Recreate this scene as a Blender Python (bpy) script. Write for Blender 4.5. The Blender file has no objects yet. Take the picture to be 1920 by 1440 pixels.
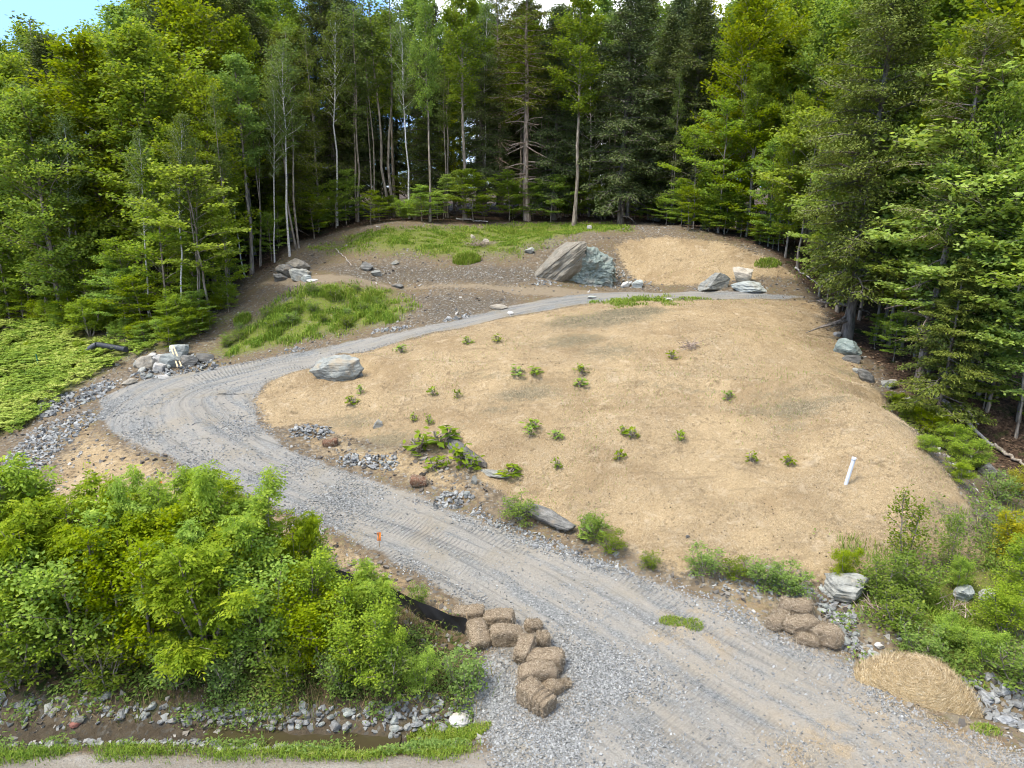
import bpy, math, random
import numpy as np
from mathutils import Vector, Euler
R_ = math.radians
C = bpy.context.scene.collection
rng = np.random.default_rng(7)
random.seed(7)

# ------------------------------------------------------------------ camera
CAMZ, PITCH, F = 10.0, R_(15), 1321.0
cp, sp = math.cos(PITCH), math.sin(PITCH)
cam = bpy.data.cameras.new('camera'); co = bpy.data.objects.new('camera', cam); C.objects.link(co)
co.location = (0, 0, CAMZ); co.rotation_euler = (R_(90)-PITCH, 0, 0)
cam.sensor_width = 36; cam.lens = 36*F/1920; cam.clip_end = 1000
bpy.context.scene.camera = co

def ray(px, py):
    u, v = (px-960)/F, (720-py)/F
    return np.array([u, cp+v*sp, -sp+v*cp])
def at_z(px, py, z):            # point of a viewing ray at height z
    d = ray(px, py); t = (z-CAMZ)/d[2]; return d[0]*t, d[1]*t
def at_y(px, py, Y):            # point of a viewing ray at distance Y
    d = ray(px, py); t = Y/d[1]; return d[0]*t, CAMZ+d[2]*t

# ------------------------------------------------------------------ noise
def _h(ix, iy, s):
    n = (ix*374761393 + iy*668265263 + s*974634777) & 0xffffffff
    n = ((n ^ (n >> 13))*1274126177) & 0xffffffff
    return ((n ^ (n >> 16)) & 0xffff)/65535.0
def vn(x, y, s=0):
    x = np.asarray(x, float); y = np.asarray(y, float)
    ix = np.floor(x).astype(np.int64); iy = np.floor(y).astype(np.int64)
    fx = x-ix; fy = y-iy; fx = fx*fx*(3-2*fx); fy = fy*fy*(3-2*fy)
    a, b, c, d = _h(ix, iy, s), _h(ix+1, iy, s), _h(ix, iy+1, s), _h(ix+1, iy+1, s)
    return (a*(1-fx)+b*fx)*(1-fy)+(c*(1-fx)+d*fx)*fy
def fbm(x, y, s=0, o=4):
    r = 0; a = .5
    for i in range(o):
        r = r+a*(vn(x*2**i, y*2**i, s+i)-.5)*2; a *= .5
    return r
def vn3(p, sc, s=0):            # cheap 3-D noise in -1..1
    x, y, z = p[:, 0]*sc, p[:, 1]*sc, p[:, 2]*sc
    return (fbm(x+.37*z, y-.61*z, s, 3)+fbm(y+.53*x, z+.29*y, s+9, 3)+fbm(z-.41*x, x+.17*y, s+17, 3))*.6

# ------------------------------------------------------------------ terrain heights
CTRL = [  # photo x, photo y, height: the lie of the land
 (500,525,4.9),(750,533,4.75),(950,545,4.6),(1000,572,4.2),(850,608,3.6),(700,640,3.0),(560,675,2.4),(430,705,1.95),
 (330,770,1.5),(420,840,1.2),(560,905,.9),(760,975,.6),(950,1060,.3),(1120,1160,.1),(1300,1300,0),(1180,550,4.6),(1350,550,4.65),(1480,556,4.6),
 (640,535,4.9),(560,560,4.4),(640,590,3.6),(770,585,4.0),(440,640,2.5),(480,600,3.3),(400,600,3.2),
 (750,503,5.6),(900,505,5.6),(600,490,5.7),(640,460,6.5),(700,447,7.1),(850,450,6.9),(720,420,7.9),(1000,440,7.0),(950,420,7.7),(560,470,6.3),(1000,500,5.7),
 (1180,470,6.5),(1250,446,7.3),(1350,462,6.9),(1250,424,7.7),(1420,490,6.2),(1120,452,7.1),(1250,520,5.1),(1130,520,5.0),
 (1480,502,5.9),(1460,470,6.7),(1530,566,4.4),(1570,608,3.75),(1590,642,3.3),(1650,700,2.7),(1540,540,4.8),
 (1200,575,4.5),(1400,575,4.55),(1500,590,4.3),(900,620,3.7),(600,720,2.3),(560,780,1.55),(750,700,2.8),(950,690,3.1),
 (1200,705,3.05),(1600,740,3.15),(1400,650,3.85),(1200,640,3.9),(1200,850,1.75),(1200,1000,.75),(1500,850,1.9),(1500,1000,.9),(1400,1070,.4),
 (900,870,1.35),(1000,1010,.4),(700,850,1.1),(1720,820,2.45),(1800,920,1.55),(1850,1000,.85),(1700,960,1.3),
 (1720,775,1.75),(1800,800,1.45),(1850,840,.95),(1900,900,.55),(1722,727,2.4),(1880,960,.2),(1800,1100,.05),(1800,1200,-.15),(1900,1330,-.3),(1650,1080,.3),
 (1900,1420,0),(1650,1250,-.05),(1550,1150,.15),(200,790,1.1),(60,830,.5),(200,900,.5),(300,930,.6),(250,1250,-.1),(100,1000,.25),(500,1000,.4),(700,1080,.3),
 (800,1200,0),(0,590,2.1),(130,600,2.4),(300,620,2.6),(430,560,3.8),(450,520,4.7),(0,700,.9),(0,790,.4),(200,655,1.8),(260,690,1.8),(1830,740,2.6),
]
WC = [(-50,70,6),(-30,70,7.6),(-62,50,3.5),(0,80,8.4),(30,80,8.2),(50,60,6.6),(46,42,4.2),(30,27,2.2),(0,110,9.2),(-70,110,8.5),(70,110,8.4),(-42,20,-.4),
      (-25,5,-.2),(25,5,-.1),(0,0,0),(0,9,0),(-9,9.5,0),(9,9.5,0),(0,-40,0),(50,-30,0),(-50,-30,0),(0,200,10),(-150,150,9),(150,150,9),(-150,30,0),(150,30,4)]
pts = [(*at_z(a, b, c), c) for a, b, c in CTRL]+WC
PT = np.array(pts); PX = PT[:, :2]; PZ = PT[:, 2]
def _phi(d2): return np.sqrt(d2+2.2)
_A = _phi(((PX[:, None]-PX[None])**2).sum(-1)); _n = len(PX)
_M = np.zeros((_n+3, _n+3)); _M[:_n, :_n] = _A-np.eye(_n)*.12; _M[:_n, _n] = 1; _M[:_n, _n+1:] = PX; _M[_n, :_n] = 1; _M[_n+1:, :_n] = PX.T
_W = np.linalg.solve(_M, np.append(PZ, [0, 0, 0]))
def h0(x, y):
    x = np.asarray(x, float); y = np.asarray(y, float); s = x.shape; x = x.ravel(); y = y.ravel()
    r = _W[_n]+_W[_n+1]*x+_W[_n+2]*y
    for i in range(_n): r = r+_W[i]*_phi((x-PX[i, 0])**2+(y-PX[i, 1])**2)
    return r.reshape(s)
def march(px, py, hf, ymax=140):
    d = ray(px, py); ts = np.linspace(6, ymax, 1400)/d[1]
    g = CAMZ+d[2]*ts-hf(d[0]*ts, d[1]*ts)
    i = int(np.argmax(g < 0)) if (g < 0).any() else len(ts)-1
    i = max(i, 1); a, b = g[i-1], g[i]; k = a/(a-b) if a != b else 0
    t = ts[i-1]+(ts[i]-ts[i-1])*min(max(k, 0), 1)
    return d[0]*t, d[1]*t
def P0(px, py): return march(px, py, h0)
def poly(l): return np.array([P0(a, b) for a, b in l])

def sdist(x, y, pg):            # signed distance, positive inside
    n = len(pg); d = np.full(x.shape, 1e9); ins = np.zeros(x.shape, bool)
    for i in range(n):
        ax, ay = pg[i]; bx, by = pg[(i+1) % n]; ex, ey = bx-ax, by-ay
        t = np.clip(((x-ax)*ex+(y-ay)*ey)/(ex*ex+ey*ey+1e-9), 0, 1)
        d = np.minimum(d, (x-ax-t*ex)**2+(y-ay-t*ey)**2)
        ins ^= ((ay > y) != (by > y)) & (x < (bx-ax)*(y-ay)/(by-ay+1e-12)+ax)
    return np.where(ins, 1, -1)*np.sqrt(d)
def line_st(x, y, ln):          # distance along and across a polyline
    best = np.full(x.shape, 1e9); S = np.zeros(x.shape); T = np.zeros(x.shape); acc = 0
    for i in range(len(ln)-1):
        ax, ay = ln[i]; ex, ey = ln[i+1]-ln[i]; L = math.hypot(ex, ey)
        t = np.clip(((x-ax)*ex+(y-ay)*ey)/(L*L), 0, 1)
        d = np.hypot(x-ax-t*ex, y-ay-t*ey); m = d < best
        best = np.where(m, d, best); S = np.where(m, acc+t*L, S); T = np.where(m, np.sign(ex*(y-ay)-ey*(x-ax))*d, T); acc += L
    return S, T, best

DRIVE = poly([(945,1440),(905,1350),(880,1300),(890,1255),(940,1200),(900,1150),(850,1120),(800,1085),(720,1045),(650,1005),(560,965),(480,935),(380,890),(300,850),(225,815),(180,785),(190,745),(255,715),
 (400,690),(520,668),(640,642),(760,620),(850,602),(960,573),(1060,554),(1180,547),(1310,547),(1450,552),(1535,558),(1440,561),(1280,559),(1150,561),(1050,576),(930,598),(830,620),(740,643),(640,668),(560,692),
 (500,717),(472,752),(490,800),(540,845),(620,872),(720,907),(800,937),(900,978),(1000,1013),(1100,1048),(1200,1085),(1330,1125),(1450,1185),(1560,1228),(1630,1265),(1680,1320),(1780,1370),(1925,1425)]).tolist()
DRIVE = np.array(DRIVE+[(14, 9.0), (14, 4), (-.2, 4), (-.2, 9.6)])
ROADN = np.array([(-150, 9.55), (-12, 9.55), (-6, 9.7), (-1, 9.75), (4, 9.5), (10, 9.7), (150, 9.3), (150, 2), (-150, 2)]) + 0
_yr = at_z(300, 1405, 0)[1]; ROADN[:7, 1] += _yr-9.7
STRAW = poly([(478,750),(505,715),(580,690),(700,657),(800,628),(900,607),(1000,586),(1150,566),(1300,563),(1450,563),(1530,568),(1560,610),(1600,672),(1650,742),(1720,822),(1800,922),(1850,1000),(1830,1040),(1700,1060),
 (1560,1085),(1400,1062),(1300,1062),(1200,1042),(1100,1005),(980,950),(900,900),(800,840),(700,830),(560,800),(500,800)])
STRAW2 = poly([(1150,462),(1180,450),(1250,442),(1350,455),(1440,485),(1490,520),(1400,528),(1300,532),(1200,528),(1175,500)])
GREEN = [poly(l) for l in ([(380,665),(430,620),(480,595),(560,548),(650,532),(740,545),(775,578),(740,602),(640,622),(560,640),(440,668)],
 [(-300,615),(-50,615),(100,608),(200,625),(330,655),(250,665),(190,700),(120,740),(60,785),(-60,840),(-300,900)], [(640,445),(760,428),(900,425),(1000,418),(1150,418),(1180,432),(1040,448),(950,470),(850,480),(700,470)],
 [(-90,1340),(100,1352),(300,1366),(620,1374),(800,1352),(910,1362),(905,1398),(760,1400),(400,1400),(150,1394),(-90,1390)], [(1120,565),(1250,556),(1320,562),(1260,572),(1150,575)],
 [(1600,1030),(1700,1060),(1800,1040),(1930,940),(1930,1310),(1800,1270),(1700,1230),(1640,1160),(1600,1100)], [(380,600),(450,590),(250,660),(200,650)])]
FOREST = np.concatenate([poly([(-500,600),(-100,615),(0,600),(130,612),(290,640),(380,625),(420,560),(450,520),(520,497),(550,455),(660,428),(850,420),(1000,415),(1200,415),(1330,437),(1455,480),(1530,550),(1585,640),(1680,725),(1760,775),(1830,850),(1960,960)]),
 np.array([(40, 15), (150, 0), (220, 220), (-220, 220), (-200, 30)])])
BANK = poly([(-200,960),(0,960),(150,1000),(400,1010),(560,1050),(640,1080),(780,1150),(870,1190),(890,1290),(600,1310),(0,1300),(-200,1310)])
TRACKB = poly([(440,540),(520,527),(700,527),(900,534),(1050,540),(1180,548),(1060,556),(950,548),(750,541),(560,536)])
CENTER = poly([(1560,1420),(1300,1270),(1120,1150),(950,1055),(760,975),(560,905),(420,840),(325,775),(345,735),(430,710),(560,680),(700,648),(850,612),(1000,576),(1150,554),(1320,553),(1500,556)])
for _ in range(3):              # rounded bend
    CENTER = np.concatenate([CENTER[:1], np.stack([CENTER[:-1]*.75+CENTER[1:]*.25, CENTER[:-1]*.25+CENTER[1:]*.75], 1).reshape(-1, 2), CENTER[-1:]])
DITCH = np.array([at_z(-200,1335,0), at_z(0,1338,0), at_z(300,1338,0), at_z(560,1346,0), at_z(720,1352,0), at_z(860,1340,0)])
RDITCH = poly([(1560,1095),(1590,1150),(1610,1200),(1640,1230)])
CDITCH = poly([(1760,1280),(1840,1310),(1960,1345),(2100,1380)])

xs = np.concatenate([-22-np.cumsum(np.linspace(.12, 7, 62))[::-1], np.arange(-22, 22.01, .1), 22+np.cumsum(np.linspace(.12, 7, 62))])
ys = np.concatenate([[-80, -40, -15, -4, 2, 5], np.arange(7, 24, .085), np.arange(24, 56, .15), 56+np.cumsum(np.linspace(.2, 6, 62))])
GX, GY = np.meshgrid(xs, ys)
GZ = h0(GX, GY)
near = (GY < 60)
wob = fbm(GX*.9, GY*.9, 3)*.25+fbm(GX*3, GY*3, 5)*.1
sd_drive = sdist(GX, GY, DRIVE)+wob*.8; sd_road = sdist(GX, GY, ROADN)+wob*.7
sd_straw = np.maximum(sdist(GX, GY, STRAW), sdist(GX, GY, STRAW2))+wob*1.3
sd_grass = np.max([sdist(GX, GY, g) for g in GREEN], axis=0)+wob*1.8
sd_forest = sdist(GX, GY, FOREST)+wob*2; sd_bank = sdist(GX, GY, BANK)+wob; sd_track = sdist(GX, GY, TRACKB)+wob*.5
LS, LT, LD = line_st(GX, GY, CENTER)
_, _, dd = line_st(GX, GY, DITCH); _, _, dr = line_st(GX, GY, RDITCH); _, _, dc = line_st(GX, GY, CDITCH)
sm = lambda d, w: np.clip(d/w*.5+.5, 0, 1)
GREEN2 = poly([(540,470),(600,450),(700,430),(850,425),(1000,420),(1180,425),(1100,450),(1010,480),(1000,500),(850,500),(700,492),(620,490)])
THIN1 = poly([(150,790),(215,820),(300,855),(380,895),(480,940),(560,970),(650,1010),(720,1050),(800,1090),(860,1130),(840,1160),(700,1110),(600,1060),(300,1010),(60,970),(80,900)])
THIN2 = poly([(500,805),(600,800),(700,815),(800,830),(900,890),(1000,960),(1120,1010),(1400,1065),(1580,1090),(1500,1135),(1330,1112),(1100,1038),(900,965),(700,900),(540,842)])
THIN3 = poly([(430,720),(500,690),(640,664),(830,622),(930,600),(1050,577),(1000,590),(800,632),(640,680),(510,720),(480,760)])
M_drive, M_road, M_straw, M_grass, M_forest, M_bank, M_track = sm(sd_drive, .35), sm(sd_road, .4), sm(sd_straw, .7), sm(sd_grass, 2.2), sm(sd_forest, 2.0), sm(sd_bank, .8), sm(sd_track, .6)
M_grass = np.maximum(M_grass*np.where(GY < 13, .62, 1), .56*sm(sdist(GX, GY, GREEN2)+wob*2, 2.0)); M_thin = np.maximum(.74*sm(sdist(GX, GY, THIN1)+wob, 1.2), .56*sm(np.maximum(sdist(GX, GY, THIN2), sdist(GX, GY, THIN3))+wob, 1.0))*(1-M_drive)
BAREP = [(1120,600,2.2,.8),(1180,585,1.6,.85),(1075,640,1.5,.6),(1140,660,1.4,.5),(985,735,1.2,.65),(1010,725,.9,.5),(930,768,.7,.5),(1500,760,1.1,.65),(1420,765,.8,.5),(1560,745,.9,.5),(1480,800,.7,.45),(1660,740,.9,.6),(1330,690,.8,.35),
 (660,790,1.2,.5),(720,830,1.2,.6),(850,800,.9,.4),(1790,960,.8,.55),(1840,990,.9,.8),(1300,700,.7,.4),(1060,600,.9,.5),(1240,560,.8,.4),(1590,700,.9,.5),(1700,800,.6,.5),(1760,870,.6,.5)]
bare = np.zeros_like(GX)
for bx_, by_, br_, ba_ in BAREP:
    qx, qy = P0(bx_, by_); bare = np.maximum(bare, ba_*np.exp(-(((GX-qx)**2/(br_*1.5)**2)+((GY-qy)**2/(br_*.8)**2))))
TERR = poly([(620,668),(760,688),(950,697),(1200,708),(1450,732),(1660,744)]); _, tT, tD = line_st(GX, GY, TERR)
bare = np.maximum(bare, .42*np.exp(-((tT+.45)/.22)**2)*(tD < 2)*np.clip(vn(GX*.7, GY*.7, 81)*2.2-.5, 0, 1))
CUT = poly([(600,505),(640,498),(760,497),(900,499),(1010,502),(1020,528),(900,530),(760,528),(650,524)]); CUT2 = poly([(760,552),(960,552),(1000,560),(930,585),(800,612),(760,600),(790,575)])
M_cut = np.maximum(sm(sdist(GX, GY, CUT)+wob, 1.0), .7*sm(sdist(GX, GY, CUT2)+wob, 1.2))
GZ +=   .22*np.exp(-(tD/.45)**2)-.16*np.exp(-((tT+1.0)/.7)**2)*(tD < 4)
wet = np.exp(-(dd/.55)**2)
GZ -= .5*np.exp(-(dd/.6)**2)+.22*np.exp(-(dr/.5)**2)+.3*np.exp(-(dc/.6)**2)
M_road = M_road*(1-np.clip(np.exp(-(dd/.5)**2)*1.5, 0, 1))
rough = np.clip(1-M_drive-M_road, 0, 1)
GZ += rough*(fbm(GX*.7, GY*.7, 11)*.09+fbm(GX*3.1, GY*3.1, 21)*.045)*(1+.5*M_forest)*np.where(near, 1, .6)
GZ += M_straw*(np.abs(fbm(GX*2.2, GY*2.2, 31))*.05+fbm(GX*5, GY*5, 33)*.022)
GZ += M_drive*(fbm(LT*1.6, LS*.12, 41)*.085+fbm(GX*4, GY*4, 43)*.012)-.03*M_drive

def gz(x, y):                   # height of the finished ground
    x = np.asarray(x, float); y = np.asarray(y, float)
    i = np.clip(np.searchsorted(xs, x)-1, 0, len(xs)-2); j = np.clip(np.searchsorted(ys, y)-1, 0, len(ys)-2)
    a = np.clip((x-xs[i])/(xs[i+1]-xs[i]), 0, 1); b = np.clip((y-ys[j])/(ys[j+1]-ys[j]), 0, 1)
    return (GZ[j, i]*(1-a)+GZ[j, i+1]*a)*(1-b)+(GZ[j+1, i]*(1-a)+GZ[j+1, i+1]*a)*b
def P(px, py):
    x, y = march(px, py, gz); return np.array([x, y, float(gz(x, y))])
def samp(A, x, y):
    i = np.clip(np.searchsorted(xs, x)-1, 0, len(xs)-2); j = np.clip(np.searchsorted(ys, y)-1, 0, len(ys)-2); return A[j, i]

# ------------------------------------------------------------------ object helpers
def mesh_np(name, V, Fc, mat, attrs=None, smooth=False, k=None):
    """V (n,3); Fc (m,k) array, or list of arrays of different k"""
    me = bpy.data.meshes.new(name); Fs = Fc if isinstance(Fc, list) else [Fc]
    Fs = [f for f in Fs if len(f)]
    idx = np.concatenate([f.ravel() for f in Fs]).astype(np.int32)
    tot = np.concatenate([np.full(len(f), f.shape[1]) for f in Fs]).astype(np.int32)
    me.vertices.add(len(V)); me.vertices.foreach_set('co', np.asarray(V, np.float32).ravel())
    me.loops.add(len(idx)); me.loops.foreach_set('vertex_index', idx)
    me.polygons.add(len(tot)); st = np.concatenate([[0], np.cumsum(tot)[:-1]]).astype(np.int32)
    me.polygons.foreach_set('loop_start', st)
    me.polygons.foreach_set('loop_total', tot)
    me.polygons.foreach_set('use_smooth', np.full(len(tot), smooth))
    me.update(calc_edges=True)
    for an, av in (attrs or {}).items():
        at = me.attributes.new(an, 'FLOAT', 'POINT'); at.data.foreach_set('value', np.asarray(av, np.float32).ravel())
    if mat: me.materials.append(mat)
    return me
def link(name, me, parent=None, loc=None, rot=None, sc=None):
    o = bpy.data.objects.new(name, me); C.objects.link(o)
    if parent: o.parent = parent
    if loc is not None: o.location = [float(v) for v in loc]
    if rot is not None: o.rotation_euler = [float(v) for v in rot]
    if sc is not None: o.scale = (sc,)*3 if np.isscalar(sc) else [float(v) for v in sc]
    return o
def tag(o, label=None, cat=None, group=None, kind=None):
    if label: o['label'] = label
    if cat: o['category'] = cat
    if group: o['group'] = group
    if kind: o['kind'] = kind
    return o

# ------------------------------------------------------------------ node helpers
class NB:
    def __init__(s, name):
        s.m = bpy.data.materials.new(name); s.m.use_nodes = True; s.t = s.m.node_tree; s.t.nodes.clear()
    def n(s, ty, ins=None, out=0, **pr):
        nd = s.t.nodes.new('ShaderNode'+ty)
        for k, v in pr.items(): setattr(nd, k, v)
        for k, v in (ins or {}).items():
            if isinstance(v, bpy.types.NodeSocket): s.t.links.new(v, nd.inputs[k])
            else: nd.inputs[k].default_value = v
        return nd.outputs[out]
    def mix(s, f, a, b, bt='MIX'):
        c = lambda v: (*v, 1) if isinstance(v, tuple) and len(v) == 3 else v
        return s.n('Mix', {0: f, 6: c(a), 7: c(b)}, 2, data_type='RGBA', blend_type=bt)
    def ma(s, op, a, b=0., c=0., cl=False): return s.n('Math', {0: a, 1: b, 2: c}, operation=op, use_clamp=cl)
    def noise(s, vec, sc, det=4., dist=0., rough=.55, col=False): return s.n('TexNoise', {'Vector': vec, 'Scale': sc, 'Detail': det, 'Distortion': dist, 'Roughness': rough}, 1 if col else 0)
    def vor(s, vec, sc, out='Color', **k): 
        nd = s.t.nodes.new('ShaderNodeTexVoronoi'); s.t.links.new(vec, nd.inputs['Vector']); nd.inputs['Scale'].default_value = sc
        for a, b in k.items(): setattr(nd, a, b)
        return nd.outputs[out]
    def ramp(s, f, *st):
        nd = s.t.nodes.new('ShaderNodeValToRGB'); e = nd.color_ramp.elements; s.t.links.new(f, nd.inputs[0])
        while len(e) < len(st): e.new(.5)
        for el, (p, c) in zip(e, st): el.position = p; el.color = (*c, 1) if isinstance(c, tuple) else (c, c, c, 1)
        return nd.outputs[0]
    def sstep(s, f, a, b): return s.n('MapRange', {'Value': f, 'From Min': a, 'From Max': b}, interpolation_type='SMOOTHSTEP')
    def attr(s, n): return s.n('Attribute', attribute_name=n, out=2)
    def pos(s): return s.n('NewGeometry')
    def obj(s): return s.n('TexCoord', out=3)
    def sep(s, v, i): return s.n('SeparateXYZ', {0: v}, i)
    def bump(s, h, st=.5, d=.02): return s.n('Bump', {'Strength': st, 'Distance': d, 'Height': h})
    def pbr(s, col, rough=.9, nrm=None, spec=.2):
        i = {'Base Color': (*col, 1) if isinstance(col, tuple) else col, 'Roughness': rough, 'Specular IOR Level': spec}
        if nrm is not None: i['Normal'] = nrm
        return s.n('BsdfPrincipled', i)
    def end(s, sh):
        o = s.t.nodes.new('ShaderNodeOutputMaterial'); s.t.links.new(sh, o.inputs[0]); return s.m

# ------------------------------------------------------------------ ground material
def ground_material():
    b = NB('ground'); p = b.pos()
    n1 = b.noise(p, 1.3, 6.); n2 = b.noise(p, 6., 5.); n3 = b.noise(p, 26., 4.); nb = b.noise(p, .35, 3.)
    # bare earth and scree
    vs = b.vor(p, 13.); vsv = b.sep(vs, 0)
    dirt = b.ramp(n2, (.3, (.15, .112, .072)), (.52, (.27, .21, .142)), (.75, (.38, .315, .225)))
    dirt = b.mix(b.ma('MULTIPLY', b.sstep(nb, .42, .6), .55), dirt, (.30, .205, .12))
    stones = b.ramp(vsv, (.0, (.12, .115, .105)), (.6, (.27, .26, .235)), (1., (.5, .49, .45)))
    dirt = b.mix(b.ma('MULTIPLY', b.sstep(b.ma('ADD', b.sep(vs, 1), b.ma('MULTIPLY', n1, .5)), .98, 1.12), .8), dirt, stones)
    # loose gravel
    vg = b.vor(p, 24.); vg2 = b.vor(p, 60.); g0 = b.sep(vg, 0)
    tex = b.n('CombineXYZ', {0: b.ma('MULTIPLY', b.attr('lane_s'), .16), 1: b.ma('MULTIPLY', b.attr('lane_t'), 2.1), 2: 0.})
    st = b.noise(tex, 1., 5., .3); st2 = b.noise(b.n('CombineXYZ', {0: b.ma('MULTIPLY', b.attr('lane_s'), .3), 1: b.ma('MULTIPLY', b.attr('lane_t'), 6.), 2: 4.}), 1., 4., .5)
    gcol = b.ramp(g0, (0., (.17, .18, .18)), (.35, (.29, .30, .297)), (.75, (.40, .407, .395)), (1., (.60, .60, .58)))
    gcol = b.mix(.45, gcol, b.ramp(b.sep(vg2, 0), (0., (.17, .175, .175)), (1., (.50, .50, .48))))
    fines = b.ramp(n3, (.3, (.40, .37, .32)), (.7, (.55, .515, .455)))
    fm = b.ma('MULTIPLY', b.sstep(b.ma('ADD', st, b.ma('MULTIPLY', n1, .3)), .5, .72), .85)
    grav = b.mix(fm, gcol, fines)
    grav = b.mix(b.ma('MULTIPLY', b.sstep(st2, .54, .66), .5), grav, (.20, .20, .195))
    grav = b.mix(b.ma('MULTIPLY', b.sstep(b.noise(p, .7, 5.), .5, .68), .55), grav, (.42, .365, .275))
    # dirt road
    road = b.ramp(b.noise(b.n('VectorMath', {0: p, 1: (.25, 1.6, 1.)}, operation='MULTIPLY'), 1.6, 6.), (.3, (.30, .265, .22)), (.5, (.42, .37, .305)), (.72, (.50, .455, .39)))
    road = b.mix(b.ma('MULTIPLY', b.sstep(g0, .7, .95), .35), road, (.5, .5, .48)); road = b.mix(b.ma('MULTIPLY', b.sstep(b.sep(vg2, 0), .1, .0), .4), road, (.13, .12, .11))
    # straw
    w = b.n('VectorMath', {0: p, 1: b.n('VectorMath', {0: b.noise(p, 9., 2., col=True), 1: (.35, .35, .35)}, operation='MULTIPLY')}, operation='ADD')
    f1 = b.noise(b.n('VectorMath', {0: w, 1: (60., 14., 30.)}, operation='MULTIPLY'), 1., 3.)
    f2 = b.noise(b.n('VectorMath', {0: w, 1: (13., 55., 30.)}, operation='MULTIPLY'), 1., 3.)
    ff = b.ma('ADD', b.ma('MULTIPLY', f1, .5), b.ma('MULTIPLY', f2, .5))
    straw = b.ramp(ff, (.34, (.22, .155, .085)), (.45, (.50, .375, .215)), (.55, (.68, .525, .32)), (.66, (.90, .75, .52)))
    straw = b.mix(b.ma('MULTIPLY', b.sstep(b.noise(p, .5, 6.), .48, .64), .6), straw, (.40, .285, .16))
    thin = b.ma('ADD', b.ma('MULTIPLY', n1, .5), b.ma('MULTIPLY', n2, .5))
    straw = b.mix(b.ma('MULTIPLY', b.sstep(thin, .46, .35), .6), straw, (.19, .135, .08))
    straw = b.mix(b.ma('MULTIPLY', b.sstep(b.noise(p, 17., 3.), .36, .30), .7), straw, (.12, .08, .045))
    # green cover, leaf litter, dead grass
    grass = b.ramp(n3, (.3, (.11, .15, .022)), (.5, (.22, .28, .04)), (.72, (.38, .35, .12)))
    grass = b.mix(b.ma('MULTIPLY', b.sstep(n2, .5, .65), .6), grass, dirt)
    litter = b.ramp(b.sep(b.vor(p, 16.), 0), (.0, (.045, .03, .02)), (.5, (.105, .066, .042)), (1., (.19, .125, .08)))
    litter = b.mix(b.sstep(n1, .52, .66), litter, (.05, .07, .018))
    bank = b.mix(b.sstep(n2, .42, .6), b.ramp(n3, (.3, (.14, .09, .05)), (.7, (.27, .19, .11))), (.055, .085, .016))
    moss = b.mix(b.sstep(n2, .45, .6), dirt, (.24, .20, .10))
    def m(a, amt=.9, lo=.35, hi=.65):
        x = b.ma('ADD', b.attr(a), b.ma('MULTIPLY', b.ma('SUBTRACT', b.ma('ADD', b.ma('MULTIPLY', n2, .6), b.ma('MULTIPLY', n3, .4)), .5), amt)); return b.sstep(x, lo, hi)
    col = b.mix(b.sstep(nb, .48, .6), dirt, moss)
    col = b.mix(b.ma('MULTIPLY', m('cut', .9), .75), col, b.mix(b.sstep(b.sep(vs, 1), .55, .8), b.ramp(n2, (.3, (.10, .082, .06)), (.7, (.235, .19, .14))), stones)); col = b.mix(m('litter'), col, litter); col = b.mix(m('bank'), col, bank); col = b.mix(m('grass', 1.6, .4, .7), col, grass)
    lnn = b.noise(b.n('VectorMath', {0: p, 1: (.45, 3.4, 1.)}, operation='MULTIPLY'), 1., 6., .5); straw = b.mix(b.ma('MULTIPLY', b.sstep(lnn, .57, .68), .5), straw, (.33, .25, .155))
    straw = b.mix(b.ma('MULTIPLY', b.sstep(b.noise(p, 3.2, 6., .3, .7), .42, .30), .55), straw, (.30, .215, .125))
    straw = b.mix(b.ma('MULTIPLY', b.sstep(b.noise(p, 1.9, 6., .3, .7), .54, .66), .45), straw, (.82, .69, .50))
    brn = b.ramp(n2, (.3, (.16, .135, .085)), (.5, (.27, .235, .15)), (.7, (.42, .34, .21)))
    straw = b.mix(1., straw, (1.02, .995, .955), 'MULTIPLY')
    straw = b.mix(b.sstep(b.ma('ADD', b.attr('bare'), b.ma('MULTIPLY', b.ma('SUBTRACT', b.ma('ADD', b.ma('MULTIPLY', n2, .6), b.ma('MULTIPLY', n3, .4)), .5), 1.5)), .28, .62), straw, brn)
    col = b.mix(m('straw', 1.2), col, straw); col = b.mix(b.ma('MULTIPLY', m('track'), .85), col, b.mix(n2, (.34, .27, .18), (.47, .38, .27)))
    col = b.mix(m('road', .6), col, road); col = b.mix(m('gravel', .7), col, grav)
    col = b.mix(b.ma('MULTIPLY', b.attr('dust'), b.sstep(b.ma('ADD', b.ma('MULTIPLY', st, .6), b.ma('MULTIPLY', b.noise(p, 1.6, 6.), .5)), .42, .66)), col, b.mix(n3, (.40, .35, .275), (.60, .535, .44)))
    col = b.mix(b.ma('MULTIPLY', b.attr('spill'), b.sstep(b.noise(p, 2.2, 5.), .48, .6)), col, straw)
    col = b.mix(b.ma('MULTIPLY', b.attr('wet'), .75), col, (.075, .062, .045))
    rut = b.ma('MULTIPLY', b.ma('SINE', b.ma('MULTIPLY', b.attr('lane_s'), 48.)), b.ma('MULTIPLY', b.sstep(b.noise(b.n('CombineXYZ', {0: b.ma('MULTIPLY', b.attr('lane_s'), .22), 1: b.ma('MULTIPLY', b.attr('lane_t'), 1.5), 2: 9.}), 1., 2.), .5, .6), m('gravel')))
    col = b.mix(1., col, (.49, .48, .455), 'MULTIPLY')
    hgt = b.ma('ADD', b.ma('ADD', b.ma('MULTIPLY', g0, .45), b.ma('MULTIPLY', ff, .5)), b.ma('ADD', b.ma('MULTIPLY', n3, .6), b.ma('ADD', b.ma('MULTIPLY', n2, 1.2), b.ma('MULTIPLY', rut, .45))))
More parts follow.
